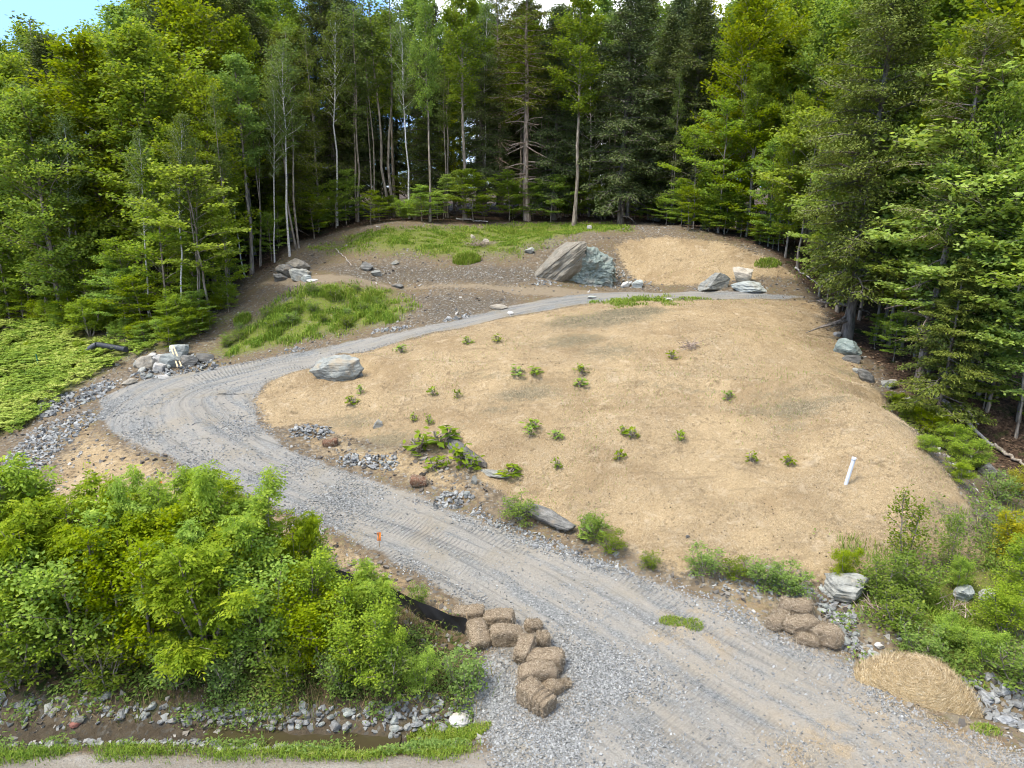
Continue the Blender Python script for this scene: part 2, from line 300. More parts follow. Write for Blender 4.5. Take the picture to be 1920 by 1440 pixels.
    return b.end(b.pbr(col, .95, b.bump(hgt, .9, .05), .1))
MG = ground_material()

spill = np.zeros_like(GX)
for q in ((1300,1170,.9),(1330,1195,.7),(1250,1190,.5),(1720,1330,1.0),(1640,1240,.9),(1800,1400,1.3),(1880,1425,1.1),(1500,1420,.7),(1640,1310,.8),(1450,1140,.8),(1560,1390,.9),(1400,1110,.8)):
    cx, cy = P0(q[0], q[1]); spill = np.maximum(spill, np.exp(-((GX-cx)**2+(GY-cy)**2)/q[2]**2)*.55)
dust = np.zeros_like(GX)
for q in ((1500,1340,2.2,.9),(1330,1240,1.6,.7),(1130,1110,1.3,.6),(1700,1410,2.0,1.),(1250,1350,1.2,.5),(1020,1060,1.0,.5),(1560,1250,1.4,.8),(1420,1150,1.2,.7),(330,790,1.6,.4),(760,960,1.2,.4)):
    cx, cy = P0(q[0], q[1]); dust = np.maximum(dust, np.exp(-((GX-cx)**2+(GY-cy)**2)/q[2]**2)*q[3])
AT = {'dust': dust, 'gravel': M_drive, 'road': M_road, 'straw': np.maximum(M_straw, M_thin), 'grass': M_grass, 'litter': M_forest, 'bank': M_bank, 'track': M_track, 'wet': wet, 'bare': bare, 'cut': M_cut, 'lane_s': LS, 'lane_t': LT, 'spill': spill}
ny, nx = GX.shape
gidx = np.arange(ny*nx).reshape(ny, nx)
quads = np.stack([gidx[:-1, :-1], gidx[:-1, 1:], gidx[1:, 1:], gidx[1:, :-1]], -1).reshape(-1, 4)
VG = np.stack([GX, GY, GZ], -1).reshape(-1, 3)
dzx = np.gradient(GZ, xs, axis=1); dzy = np.gradient(GZ, ys, axis=0)
NG = np.stack([-dzx, -dzy, np.ones_like(GZ)], -1); NG /= np.linalg.norm(NG, axis=-1, keepdims=True); NG = NG.reshape(-1, 3)
fm_ = lambda A: A[:-1, :-1].ravel()
cls = np.zeros(len(quads), int)
cls[(fm_(M_straw) > .5)] = 2; cls[fm_(M_track) > .5] = 4; cls[fm_(M_road) > .5] = 3; cls[fm_(M_drive) > .5] = 1
for k, nm in ((0, 'ground'), (1, 'gravel_drive'), (2, 'straw_covered_slope'), (3, 'dirt_road'), (4, 'dirt_track')):
    q = quads[cls == k]; u, inv = np.unique(q, return_inverse=True)
    me = mesh_np(nm, VG[u], inv.reshape(-1, 4), MG, {a: v.ravel()[u] for a, v in AT.items()}, True)
    me.normals_split_custom_set_from_vertices(NG[u].tolist())
    tag(link(nm, me), kind='structure')
# ------------------------------------------------------------------ plant materials
def leaf_material(name, dark, mid, light, trans, thr=.42, gloss=.62):
    b = NB(name); t = b.attr('tint'); r = b.n('ObjectInfo', out=5)
    c = b.ramp(t, (0., dark), (.5, mid), (1., light))
    c = b.n('HueSaturation', {'Hue': b.ma('ADD', b.ma('MULTIPLY', r, .026), .481), 'Saturation': b.ma('ADD', b.ma('MULTIPLY', r, -.2), 1.08), 'Value': b.ma('ADD', b.ma('MULTIPLY', r, .35), .82), 'Fac': 1., 'Color': c})
    tc = b.mix(1., c, trans, 'MULTIPLY')
    d = b.pbr(c, gloss, None, .10)
    tr = b.n('BsdfTranslucent', {0: tc})
    return b.end(b.n('MixShader', {0: thr, 1: d, 2: tr}))
def bark_material(name, c0, c1, c2, sc=9., lent=False):
    b = NB(name); p = b.obj()
    q = b.n('VectorMath', {0: p, 1: (1., 1., 4.) if lent else (1., 1., .22)}, operation='MULTIPLY')
    n = b.noise(q, sc, 6.); n2 = b.noise(p, 2.5, 3.)
    c = b.ramp(n, (.33, c0), (.5, c1), (.68, c2)); c = b.mix(b.ma('MULTIPLY', b.sstep(n2, .5, .7), .4), c, (.10, .115, .07))
    return b.end(b.pbr(c, .92, b.bump(n, .7, .03), .1))
BARK = bark_material('bark_grey_brown', (.075, .060, .045), (.20, .165, .125), (.34, .29, .225))
BARKD = bark_material('bark_dark', (.05, .042, .034), (.12, .10, .08), (.20, .17, .14))
BARKP = bark_material('bark_reddish', (.10, .072, .055), (.25, .185, .14), (.40, .32, .25))
BIRCH = bark_material('bark_pale', (.14, .125, .11), (.46, .43, .38), (.66, .63, .57), 6., True)
DEADB = bark_material('bark_dead', (.15, .13, .11), (.33, .29, .26), (.5, .45, .40))
LM = {
 'maple': leaf_material('leaf_maple', (.085, .145, .014), (.160, .225, .020), (.280, .310, .028), (1.7, 1.7, .8)),
 'tall': leaf_material('leaf_tall', (.070, .124, .016), (.130, .198, .022), (.220, .268, .030), (1.6, 1.6, .8)),
 'birch': leaf_material('leaf_birch', (0.061, 0.100, 0.022), (0.111, 0.156, 0.035), (0.176, 0.206, 0.050), (1.3, 1.4, .8)),
 'hemlock': leaf_material('needle_hemlock', (.038, .060, .018), (.078, .106, .027), (.15, .17, .042), (1., 1., .7), .2),
 'olive': leaf_material('needle_olive', (.056, .084, .013), (.114, .148, .022), (.205, .228, .038), (1., 1., .7), .25),
 'beech': leaf_material('leaf_beech', (.085, .150, .014), (.155, .240, .020), (.270, .320, .030), (1.7, 1.7, .8)),
 'pale': leaf_material('leaf_pale', (.13, .20, .025), (.225, .31, .045), (.36, .42, .10), (1.5, 1.5, .8)),
 'bush': leaf_material('leaf_bush', (.100, .170, .012), (.185, .270, .018), (.330, .390, .026), (1.7, 1.7, .7)),
 'yellow': leaf_material('leaf_yellow', (0.154, 0.176, 0.011), (0.273, 0.275, 0.013), (0.404, 0.363, 0.022), (1.4, 1.4, .7)),
 'shrub': leaf_material('leaf_shrub', (.070, .125, .018), (.130, .195, .028), (.220, .270, .045), (1.5, 1.6, .8)),
}
# ------------------------------------------------------------------ plant generator
up = np.array([0, 0, 1.])
nrm = lambda v: v/(np.linalg.norm(v, axis=-1, keepdims=True)+1e-9)
class Wood:
    def __init__(s): s.V = []; s.F = []; s.n = 0
    def tube(s, p, r, k=5):
        p = np.asarray(p, float); r = np.asarray(r, float); m = len(p)
        t = nrm(np.gradient(p, axis=0)); ref = np.where(np.abs(t[:, 2:]) > .9, np.array([[1., 0, 0]]), up[None])
        u = nrm(np.cross(t, ref)); v = np.cross(t, u); a = np.arange(k)*2*math.pi/k
        ring = p[:, None]+r[:, None, None]*(np.cos(a)[None, :, None]*u[:, None]+np.sin(a)[None, :, None]*v[:, None])
        i = np.arange(m-1)[:, None]*k+np.arange(k)[None]; j = np.arange(m-1)[:, None]*k+(np.arange(k)[None]+1) % k
        s.F.append(np.stack([i, j, j+k, i+k], -1).reshape(-1, 4)+s.n); s.V.append(ring.reshape(-1, 3)); s.n += m*k
    def out(s): return np.concatenate(s.V), np.concatenate(s.F)
def leaf_mesh(c, a, n, L, W, tint):
    a = nrm(a); b = nrm(np.cross(n, a)); L = np.broadcast_to(L, len(c))[:, None]; W = np.broadcast_to(W, len(c))[:, None]
    V = np.stack([c-a*L*.5, c+b*W*.5-a*L*.06, c+a*L*.5, c-b*W*.5-a*L*.06], 1).reshape(-1, 3)
    return V, np.arange(len(c)*4).reshape(-1, 4), np.repeat(tint, 4)
SHAPES = {'hem': lambda u: (1-u**2.2)**.75*.9*(.72+.28*np.minimum(1, u*5))+.10, 'oval': lambda u: np.sin(math.pi*(.14+.80*u))**.8, 'cone': lambda u: (1-u)**.8*.95+.06, 'dome': lambda u: (1-u*u)**.5*.9+.12,
          'wide': lambda u: np.sin(math.pi*(.30+.66*u))**.7, 'top': lambda u: np.sin(math.pi*(.05+.75*u))}
def gen_plant(seed, H, r0, cb, R, nl, nsub, nleaf, L, W, shape='oval', e0=35, e1=65, curve=.1, spread=.3, planar=.4, stems=1, ss=0., lean=.03, wob=.02,
              droop=.25, jit=.6, dead=0, compound=0, shoots=0, segs=5, sublen=.5, gap=.25, bare=.3, fork=0):
    g = np.random.default_rng(seed); w = Wood(); A = []; B = []; O = []
    sh = SHAPES[shape]; base = g.uniform(0, 6.28)
    for si in range(stems):
        az = base+si*6.28/stems+g.uniform(-.4, .4); h = H*(1 if si == 0 else g.uniform(.72, .98)); m = 9
        tt = np.linspace(0, 1, m); off = np.zeros((m, 3)); off[:, 2] = tt*h
        sprd = ss*h*(tt**.8 if stems > 1 else 0); le = lean*h*tt**1.5*g.uniform(.4, 1); la = g.uniform(0, 6.28)
        off[:, 0] += math.cos(az)*sprd+math.cos(la)*le+np.cumsum(g.normal(0, wob*h/3, m))*(tt > 0)+(stems > 1)*math.cos(az)*r0*1.2
        off[:, 1] += math.sin(az)*sprd+math.sin(la)*le+np.cumsum(g.normal(0, wob*h/3, m))*(tt > 0)+(stems > 1)*math.sin(az)*r0*1.2
        rr = r0*(1-.88*tt)**.85; rr[0] *= 1.35 if stems == 1 else 1.1; off[0, 2] -= .25
        w.tube(off, rr+.008, 8 if r0 > .1 else 5)
        nlim = max(4, nl//stems); gold = g.uniform(0, 6.28); skip = g.uniform(0, 6.28)
        for i in range(nlim+dead):
            isd = i >= nlim
            u = (i+g.uniform(.1, .9))/nlim if not isd else g.uniform(0, 1)
            t = cb+(1-cb)*u*.985 if not isd else g.uniform(bare, cb+.08)
            p0 = np.array([np.interp(t, tt, off[:, k]) for k in range(3)]); az_ = gold+i*2.399+g.uniform(-.5, .5)
            l = R*sh(np.array(u))*g.uniform(.62, 1.15) if not isd else R*g.uniform(.35, .8)
            if not isd and g.random() < gap*.4: l *= .5
            if stems > 1: l *= .75
            e = R_(e0+(e1-e0)*u+g.uniform(-12, 12)) if not isd else R_(g.uniform(-18, 12))
            d = np.array([math.cos(az_)*math.cos(e), math.sin(az_)*math.cos(e), math.sin(e)])
            s = np.linspace(0, 1, segs)[:, None]
            pl = p0+d*l*s+up*curve*l*s**2+np.cumsum(g.normal(0, .03*l, (segs, 3)), 0)*(s > 0)
            rb = max(.012, np.interp(t, tt, rr)*.42) if r0 > .05 else .008
            w.tube(pl, rb*(1-.85*s[:, 0])+.004, 4)
            if isd:
                for q in range(2):
                    s0 = g.uniform(.3, .9); q0 = p0+(pl[-1]-p0)*s0; dd = nrm(d+g.normal(0, .6, 3)); w.tube([q0, q0+dd*l*.2, q0+dd*l*.35-up*.05], [.012, .009, .004], 3)
                continue
            A.append(pl[-2]); B.append(pl[-1]); O.append(d)
            hz = nrm(np.cross(d, up))
            for q in range(nsub):
                s0 = (.28 if planar > .65 or nl < 45 else .08)+(.68 if planar > .65 or nl < 45 else .88)*(q+g.random())/nsub; k = s0*(segs-1); i0 = min(int(k), segs-2); q0 = pl[i0]+(pl[i0+1]-pl[i0])*(k-i0)
                sd = hz*(1 if q % 2 else -1)*g.uniform(.5, 1.1)+d*g.uniform(.5, .9)+up*g.normal(0, .25 if planar > .3 else .07)
                sd = nrm(sd); sl_ = l*sublen*(1.15-.6*s0)*g.uniform(.6, 1.2)+.1
                q1 = q0+sd*sl_*.5+up*curve*sl_*.1; q2 = q0+sd*sl_+up*curve*sl_*.4
                if sl_ > .25: w.tube([q0, q1, q2], [rb*.4+.003, rb*.25+.003, .003], 3)
                A += [q0*.6+q1*.4, q1]; B += [q1, q2]; O += [sd, sd]
    for q in range(shoots):         # upright young shoots over the top
        k0 = g.integers(0, len(B)); q0 = B[k0] if B[k0][2] > H*.55 else np.array([g.normal(0, R*.5), g.normal(0, R*.5), H*.72]); l = H*g.uniform(.06, .15); dd = nrm(up+g.normal(0, .16, 3))
        w.tube([q0, q0+dd*l*.5, q0+dd*l], [.007, .005, .002], 3)
        for j in range(5): A.append(q0+dd*l*.1*j); B.append(q0+dd*l); O.append(nrm(g.normal(0, 1, 3)*np.array([1, 1, .3])))
    A = np.array(A); B = np.array(B); O = np.array(O); ln = np.linalg.norm(B-A, axis=1)+.05
    pr = ln*g.uniform(.35, 1.3, len(ln)); k = g.choice(len(A), nleaf, p=pr/pr.sum()); u = g.random(nleaf)[:, None]
    c = A[k]+(B[k]-A[k])*u+g.normal(0, 1, (nleaf, 3))*spread*np.array([1, 1, planar])
    c[:, 2] = np.maximum(c[:, 2], .05)
    hz = g.normal(0, 1, (nleaf, 3)); hz[:, 2] *= .4
    a = nrm(O[k]*.7+hz*.7-up*droop); n = nrm(up+g.normal(0, jit, (nleaf, 3)))
    sc_ = g.uniform(.65, 1.3, nleaf)
    tint = np.clip(.5+.22*vn3(c, .9/max(spread*3, .3))+g.normal(0, .17, nleaf), 0, 1)
    if compound:                # pinnate leaves: leaflets in pairs along a drooping stalk
        bb = nrm(np.cross(n, a)); cs = []; as_ = []; ns = []; ts = []; ls = []
        for j in range(compound):
            side = 0 if j == compound-1 else (1 if j % 2 else -1); s = (j//2+1)/(compound//2+1) if side else 1.1
            q = c+a*L*2.4*s*sc_[:, None]+bb*side*L*.42*sc_[:, None]-up*(s**2*L*.5)*sc_[:, None]
            cs.append(q); as_.append(nrm(a*(.7 if side else 1)+bb*side*.9-up*.35)); ns.append(nrm(n+g.normal(0, .25, n.shape))); ts.append(np.clip(tint+g.normal(0, .07, nleaf), 0, 1)); ls.append(sc_)
        c = np.concatenate(cs); a = np.concatenate(as_); n = np.concatenate(ns); tint = np.concatenate(ts); sc_ = np.concatenate(ls)
    return w, leaf_mesh(c, a, n, L*sc_, W*sc_, tint)

PROTO = {}
def proto(kind, bark, leaf, H, variants, **kw):
    for v in range(variants):
        w, (V, Fc, t) = gen_plant(hash_(kind)+v*13, H, **kw)
        WV, WF = w.out()
        PROTO.setdefault(kind, []).append((H, mesh_np(kind+'_trunk', WV, WF, bark, None, True), mesh_np(kind+'_crown', V, Fc, LM[leaf], {'tint': t}) if len(V) else None))
def hash_(s): return sum(ord(ch)*(i+3) for i, ch in enumerate(s))
proto('maple', BARK, 'maple', 16, 3, r0=.19, cb=.16, R=4.6, nl=56, nsub=7, nleaf=24000, L=.23, W=.15, shape='oval', e0=15, e1=62, spread=.27, planar=.55, jit=.7)
proto('tall', BARK, 'tall', 18, 3, r0=.17, cb=.50, R=2.9, nl=36, nsub=5, nleaf=12000, L=.21, W=.14, shape='oval', e0=22, e1=68, spread=.27, planar=.6, jit=.7, lean=.03, wob=.012)
proto('slim', BARK, 'birch', 18, 2, r0=.10, cb=.52, R=2.3, nl=26, nsub=5, nleaf=3600, L=.20, W=.13, shape='oval', e0=30, e1=70, spread=.26, planar=.6, jit=.7, lean=.05, wob=.018, stems=2, ss=.02)
proto('birch', BIRCH, 'birch', 17, 2, r0=.105, cb=.50, R=2.3, nl=26, nsub=5, nleaf=3600, L=.19, W=.13, shape='oval', e0=30, e1=72, spread=.26, planar=.6, jit=.7, lean=.06, wob=.02)
proto('hemlock', BARKD, 'hemlock', 18, 3, r0=.22, cb=.13, R=3.3, nl=130, nsub=9, nleaf=40000, L=.22, W=.075, shape='hem', e0=-8, e1=45, curve=-.20, spread=.24, planar=.6, droop=.5, jit=.45, lean=.02, wob=.008, sublen=.42, dead=10, bare=.04)
proto('olive', BARKD, 'olive', 18, 2, r0=.24, cb=.16, R=3.7, nl=130, nsub=9, nleaf=62000, L=.18, W=.066, shape='hem', e0=-10, e1=45, curve=-.22, spread=.24, planar=.6, droop=.55, jit=.5, lean=.02, wob=.008, sublen=.42, dead=14, bare=.06)
proto('pine', BARKP, 'olive', 18, 2, r0=.23, cb=.48, R=3.0, nl=60, nsub=6, nleaf=15000, L=.22, W=.065, shape='wide', e0=-5, e1=40, curve=-.14, spread=.18, planar=.45, droop=.4, jit=.5, lean=.015, wob=.007, dead=38, bare=.16)
proto('beech', BARK, 'beech', 6, 4, r0=.05, cb=.13, R=2.05, nl=28, nsub=7, nleaf=5600, L=.16, W=.10, shape='oval', e0=16, e1=62, curve=-.08, gap=.8, spread=.17, planar=.22, droop=.2, jit=.42, lean=.06, wob=.02, sublen=.55)
proto('palesap', BARK, 'pale', 6, 3, r0=.05, cb=.33, R=2.2, nl=24, nsub=7, nleaf=5200, L=.16, W=.10, shape='oval', e0=12, e1=60, curve=-.10, gap=.8, spread=.18, planar=.22, droop=.2, jit=.42, lean=.06, wob=.02, sublen=.6)
proto('younghem', BARKD, 'olive', 7, 2, r0=.07, cb=.08, R=2.3, nl=54, nsub=7, nleaf=20000, L=.15, W=.048, shape='cone', e0=-2, e1=35, curve=-.2, spread=.12, planar=.3, droop=.4, jit=.4, sublen=.45)
proto('bush', BARK, 'bush', 3.5, 4, r0=.03, cb=.16, R=1.25, nl=34, nsub=5, nleaf=3300, L=.084, W=.040, shoots=9, shape='dome', e0=25, e1=84, curve=.12, spread=.12, planar=.75, stems=5, ss=.20, droop=.3, jit=.5, compound=7, wob=.03)
proto('leafbush', BARK, 'bush', 3.0, 3, r0=.028, cb=.14, R=1.15, nl=36, nsub=5, nleaf=8200, L=.084, W=.054, shoots=6, shape='dome', e0=20, e1=65, curve=.02, spread=.13, planar=.7, stems=4, ss=.24, droop=.35, jit=.55, wob=.03)
proto('shrub', BARK, 'shrub', 1.5, 3, r0=.014, cb=.08, R=.85, nl=28, nsub=4, nleaf=1500, L=.115, W=.06, shape='wide', e0=5, e1=78, curve=.05, spread=.12, planar=.8, stems=7, ss=.42, droop=.2, jit=.6, wob=.03)
proto('airy', BARK, 'shrub', 2.2, 2, r0=.016, cb=.12, R=.7, nl=30, nsub=4, nleaf=1500, L=.085, W=.045, shape='oval', e0=30, e1=70, curve=.0, spread=.09, planar=.8, stems=2, ss=.1, droop=.2, jit=.6, wob=.02)
proto('yellowbush', BARK, 'yellow', 2.4, 2, r0=.022, cb=.12, R=1.0, nl=34, nsub=4, nleaf=3600, L=.11, W=.06, shape='dome', e0=20, e1=65, curve=.0, spread=.12, planar=.7, stems=4, ss=.2, droop=.3, jit=.55, wob=.03)
def gen_snag(seed, H, r0, nb):
    g = np.random.default_rng(seed); w = Wood(); m = 10; tt = np.linspace(0, 1, m); p = np.zeros((m, 3)); p[:, 2] = tt*H-.2*(tt == 0)
    p[:, 0] = tt**1.6*H*.06+np.cumsum(g.normal(0, .035, m)); p[:, 1] = np.cumsum(g.normal(0, .035, m)); w.tube(p, r0*(1-.85*tt)+.012, 7)
    for i in range(nb):
        t = g.uniform(.38, .98); q = np.array([np.interp(t, tt, p[:, k]) for k in range(3)]); a = g.uniform(0, 6.28); l = g.uniform(.8, 2.6)*(1.2-t)*1.5; e = R_(g.uniform(5, 60))
        d = np.array([math.cos(a)*math.cos(e), math.sin(a)*math.cos(e), math.sin(e)]); q1 = q+d*l*.5+g.normal(0, .08, 3); q2 = q1+d*l*.5+up*l*.12; w.tube([q, q1, q2], [.03, .018, .005], 4)
        for j in range(3):
            s = q+(q2-q)*g.uniform(.3, .95); dd = nrm(d+g.normal(0, .55, 3)); w.tube([s, s+dd*l*.18, s+dd*l*.36-up*l*.03], [.012, .008, .003], 3)
    return w.out()
for i in range(2): PROTO.setdefault('snag', []).append((12, mesh_np('snag_trunk', *gen_snag(50+i, 12, .10, 26+i*8), DEADB, None, True), None))

NAMES = {'maple': 'maple_tree', 'tall': 'leafy_tree', 'slim': 'slender_tree', 'birch': 'birch_tree', 'hemlock': 'hemlock_tree', 'olive': 'hemlock_tree', 'pine': 'pine_tree', 'beech': 'beech_sapling', 'palesap': 'beech_sapling', 'younghem': 'young_hemlock',
         'bush': 'sapling_bush', 'leafbush': 'leafy_bush', 'shrub': 'shrub', 'airy': 'thin_sapling', 'yellowbush': 'yellow_bush', 'snag': 'dead_tree'}
CATS = {'beech': 'sapling', 'palesap': 'sapling', 'younghem': 'sapling', 'bush': 'bush', 'leafbush': 'bush', 'shrub': 'shrub', 'airy': 'sapling', 'yellowbush': 'bush'}
cnt = {}; PLANTS = []
def plant(kind, x, y, H, label, group=None, wide=1., tilt=(0, 0), var=None, z=None):
    v = cnt.get(kind, 0) if var is None else var; cnt[kind] = cnt.get(kind, 0)+1
    H0, wm, cm = PROTO[kind][v % len(PROTO[kind])]; s = H/H0
    t = tag(link(NAMES[kind], None, None, (x, y, float(gz(x, y)) if z is None else z), (tilt[0], tilt[1], random.uniform(0, 6.28)), (s*wide, s*wide, s)), label, CATS.get(kind, 'tree'), group)
    link('trunk', wm, t)
    if cm: link('crown', cm, t)
    PLANTS.append((x, y, H)); return t
def tree_px(kind, px, base, top, label, Y=None, **k):
    """px, base, top: where the foot and the tip are seen; Y: distance when the foot is hidden"""
    if Y is None: x, y, z = P(px, base)
    else: x, _ = at_y(px, base, Y); y = Y; z = float(gz(x, y))
    _, zt = at_y(px, top, y); return plant(kind, x, y, max(zt-z, .3), label, **k)

T = tree_px
# along the edge of the wood, behind the ferns
T('maple', 5, 0, 195, 'tall yellow green maple at the outer end of the wood, above the ferns', 43, wide=1.05)
T('maple', 120, 0, 95, 'broad yellow green maple crown above a leaning pale trunk by the ferns', 46, wide=1.15)
T('maple', 245, 0, 80, 'largest round yellow maple crown of the wood behind the culvert', 46, wide=1.2)
T('maple', 345, 0, 165, 'yellow green maple standing where the leafy wood meets the dark hemlocks', 45, wide=.95)
T('maple', -60, 0, 150, 'maple cut by the picture edge beside the ferns', 47)
T('slim', 50, 0, 35, 'feathery thin tree top rising against the blue sky above the maples', 54, wide=1.5)
T('tall', 210, 0, 30, 'tall leafy tree peeking above the largest round maple crown', 57, wide=1.3)
T('hemlock', 300, 0, -40, 'dark hemlock towering straight behind the largest yellow maple', 58, wide=1.1)
T('olive', 385, 0, -35, 'hazy olive hemlock beside the yellow maples, cut by the frame top', 56)
T('hemlock', 450, 0, -30, 'dark hemlock behind the row of thin grey trunks', 58)
T('tall', 432, 0, 55, 'leafy tree with a lighter green crown between two dark hemlocks', 52, wide=.9)
T('birch', 190, 575, 165, 'leaning white birch trunk standing behind the black culvert pipe', tilt=(0, -.16))
T('birch', 140, 600, 230, 'mottled grey birch leaning over the upper edge of the ferns', tilt=(0, -.14))
T('slim', 405, 530, 180, 'forked thin grey tree beside the bright layered beech sapling')
T('birch', 460, 520, 230, 'thin pale trunk next to a thick grey one at the track end', wide=.8)
T('tall', 472, 512, 120, 'thick grey trunk tree at the end of the upper track')
T('birch', 543, 480, 90, 'slender white birch with two upright stems beside the split boulders', wide=.9)
T('slim', 558, 466, 60, 'thin grey trunk just behind the white twin birch')
T('olive', 510, 0, 60, 'olive green hemlock behind the white twin birch', 55)
# back edge of the clearing
T('slim', 669, 416, 20, 'clump of three thin grey trunks on the bank above the clearing', wide=1.1)
T('slim', 735, 408, -25, 'twin trunk tree with thin open crown against the white cloud', wide=1.35)
T('tall', 806, 416, 5, 'straight slim trunk with a narrow dark crown at the clearing edge', wide=.62)
T('tall', 872, 412, -20, 'slim brown trunk under a high bright crown at the clearing edge', wide=.9)
T('pine', 940, 400, -15, 'straight reddish pine with bare side twigs, thinner of the pair', wide=.9)
T('pine', 989, 414, -45, 'thick straight pine with bare arching dead branches at the clearing edge', wide=1.15)
T('tall', 1085, 0, 8, 'bright green leafy crown squeezed between dark conifers above the ledge', 60, wide=1.0)
T('snag', 1103, 407, 145, 'slender dead snag with a broken twiggy top behind the straw mound', wide=.8)
T('tall', 1076, 404, 60, 'very thin dark trunk behind the bright small beech', wide=.6)
T('snag', 1176, 409, 85, 'grey dead birch with bare forking branches above the straw mound', wide=1.3, var=1)
T('hemlock', 1180, 0, -40, 'big dark hemlock right behind the grey dead birch', 60, wide=1.1)
T('hemlock', 1255, 0, 30, 'dark hemlock with a pointed tip against the white cloud', 62, wide=.95)
T('hemlock', 1320, 0, -5, 'dense dark hemlock beside the bright tall maple', 58, wide=1.05)
T('hemlock', 1045, 0, 10, 'dark hemlock filling the gap behind the thick pine', 64)
T('hemlock', 905, 0, 30, 'dark hemlock far behind the reddish pine', 66)
T('maple', 1420, 0, -25, 'tall sunlit yellow green maple at the corner of the dark hemlocks', 50, wide=.85)
T('maple', 1490, 0, 5, 'leafy green maple just behind the sunlit corner maple', 56, wide=.9)
T('tall', 1400, 442, 130, 'straight thin trunk rising out of the layered green saplings', wide=.8)
T('hemlock', 798, 0, 70, 'dark hemlock closing the gap between the slim trunks', 66)
T('tall', 826, 0, 120, 'leafy crown deep between the slim trunks', 69, wide=1.3)
T('maple', 785, 0, 235, 'low bright crown glowing deep between the slim trunks', 72, wide=1.0)
T('maple', 845, 0, 215, 'second low bright crown deep between the slim trunks', 75, wide=1.0)
for px, b, t, w in ((598,432,60,.6),(632,424,30,.7),(702,412,10,.6),(768,410,25,.6),(838,408,0,.6),(905,404,20,.55),(1022,408,40,.6),(1062,406,70,.5),(1142,406,60,.55),(1215,412,110,.5),(1258,420,120,.5)):
    T('slim' if (px//2) % 2 else 'birch', px, b, t, 'slim pale trunk standing along the back edge of the clearing', group='slim trunks along the back of the clearing', wide=w*1.2)
for px, b, t, w in ((92,598,240,.7),(282,618,260,.7),(335,616,220,.7),(372,606,230,.7),(428,560,170,.7),(488,500,150,.7),(515,492,170,.6)):
    T('birch' if px % 4 else 'slim', px, b, t, 'slim pale trunk among the saplings at the front of the leafy wood', group='slim trunks at the front of the leafy wood', wide=w*1.1, tilt=(random.uniform(-.04, .04), -.06))
# beside the straw slope
T('olive', 1587, 634, -90, 'huge olive hemlock with a thick dark flared trunk beside the slope', wide=1.0)
T('pine', 1722, 727, 40, 'old conifer with a leaning bare trunk and dead lower limbs', wide=.95, tilt=(0, .04))
T('tall', 1680, 0, -60, 'green leafy tree behind the huge olive hemlock', 42, wide=1.2)
T('tall', 1790, 0, -40, 'dark leafed tall tree with sky gaps above the slope', 40, wide=1.3)
T('tall', 1900, 0, -70, 'broad dark green tree near the corner of the photo', 34, wide=1.3)
T('maple', 1840, 0, 90, 'pale green maple leaning out of the wood beside the slope', 31, wide=.55)
T('maple', 1560, 0, 20, 'bright leafy tree between the corner maple and the huge hemlock', 50, wide=.8)
T('maple', 1985, 0, -110, 'leafy maple half outside the frame beside the slope', 30)
T('younghem', 1775, 738, 310, 'tall young hemlock with fine olive sprays and a bare spine', wide=.7)
T('younghem', 1880, 0, 480, 'drooping olive young hemlock over the fallen log', 25.5, wide=1.0)
T('maple', 1935, 0, 160, 'bright leafy tree at the frame edge below the tallest crowns', 27, wide=.7)
T('maple', 1640, 0, 150, 'bright leafy young maple in front of the huge hemlock crown', 37, wide=.62)
T('maple', 1520, 0, 190, 'bright leafy young maple above the flat slab boulder', 43, wide=.6)
T('maple', 1745, 0, 230, 'sunlit young maple behind the old leaning conifer', 33, wide=.55)
T('maple', 70, 0, 330, 'low bright young maple at the upper edge of the ferns', 43.5, wide=.8)
T('maple', 300, 0, 330, 'low bright young maple under the largest round crown', 42.5, wide=.8)
T('tall', 1753, 750, 520, 'thin bare pole of a sapling beside the fallen log', wide=.5)
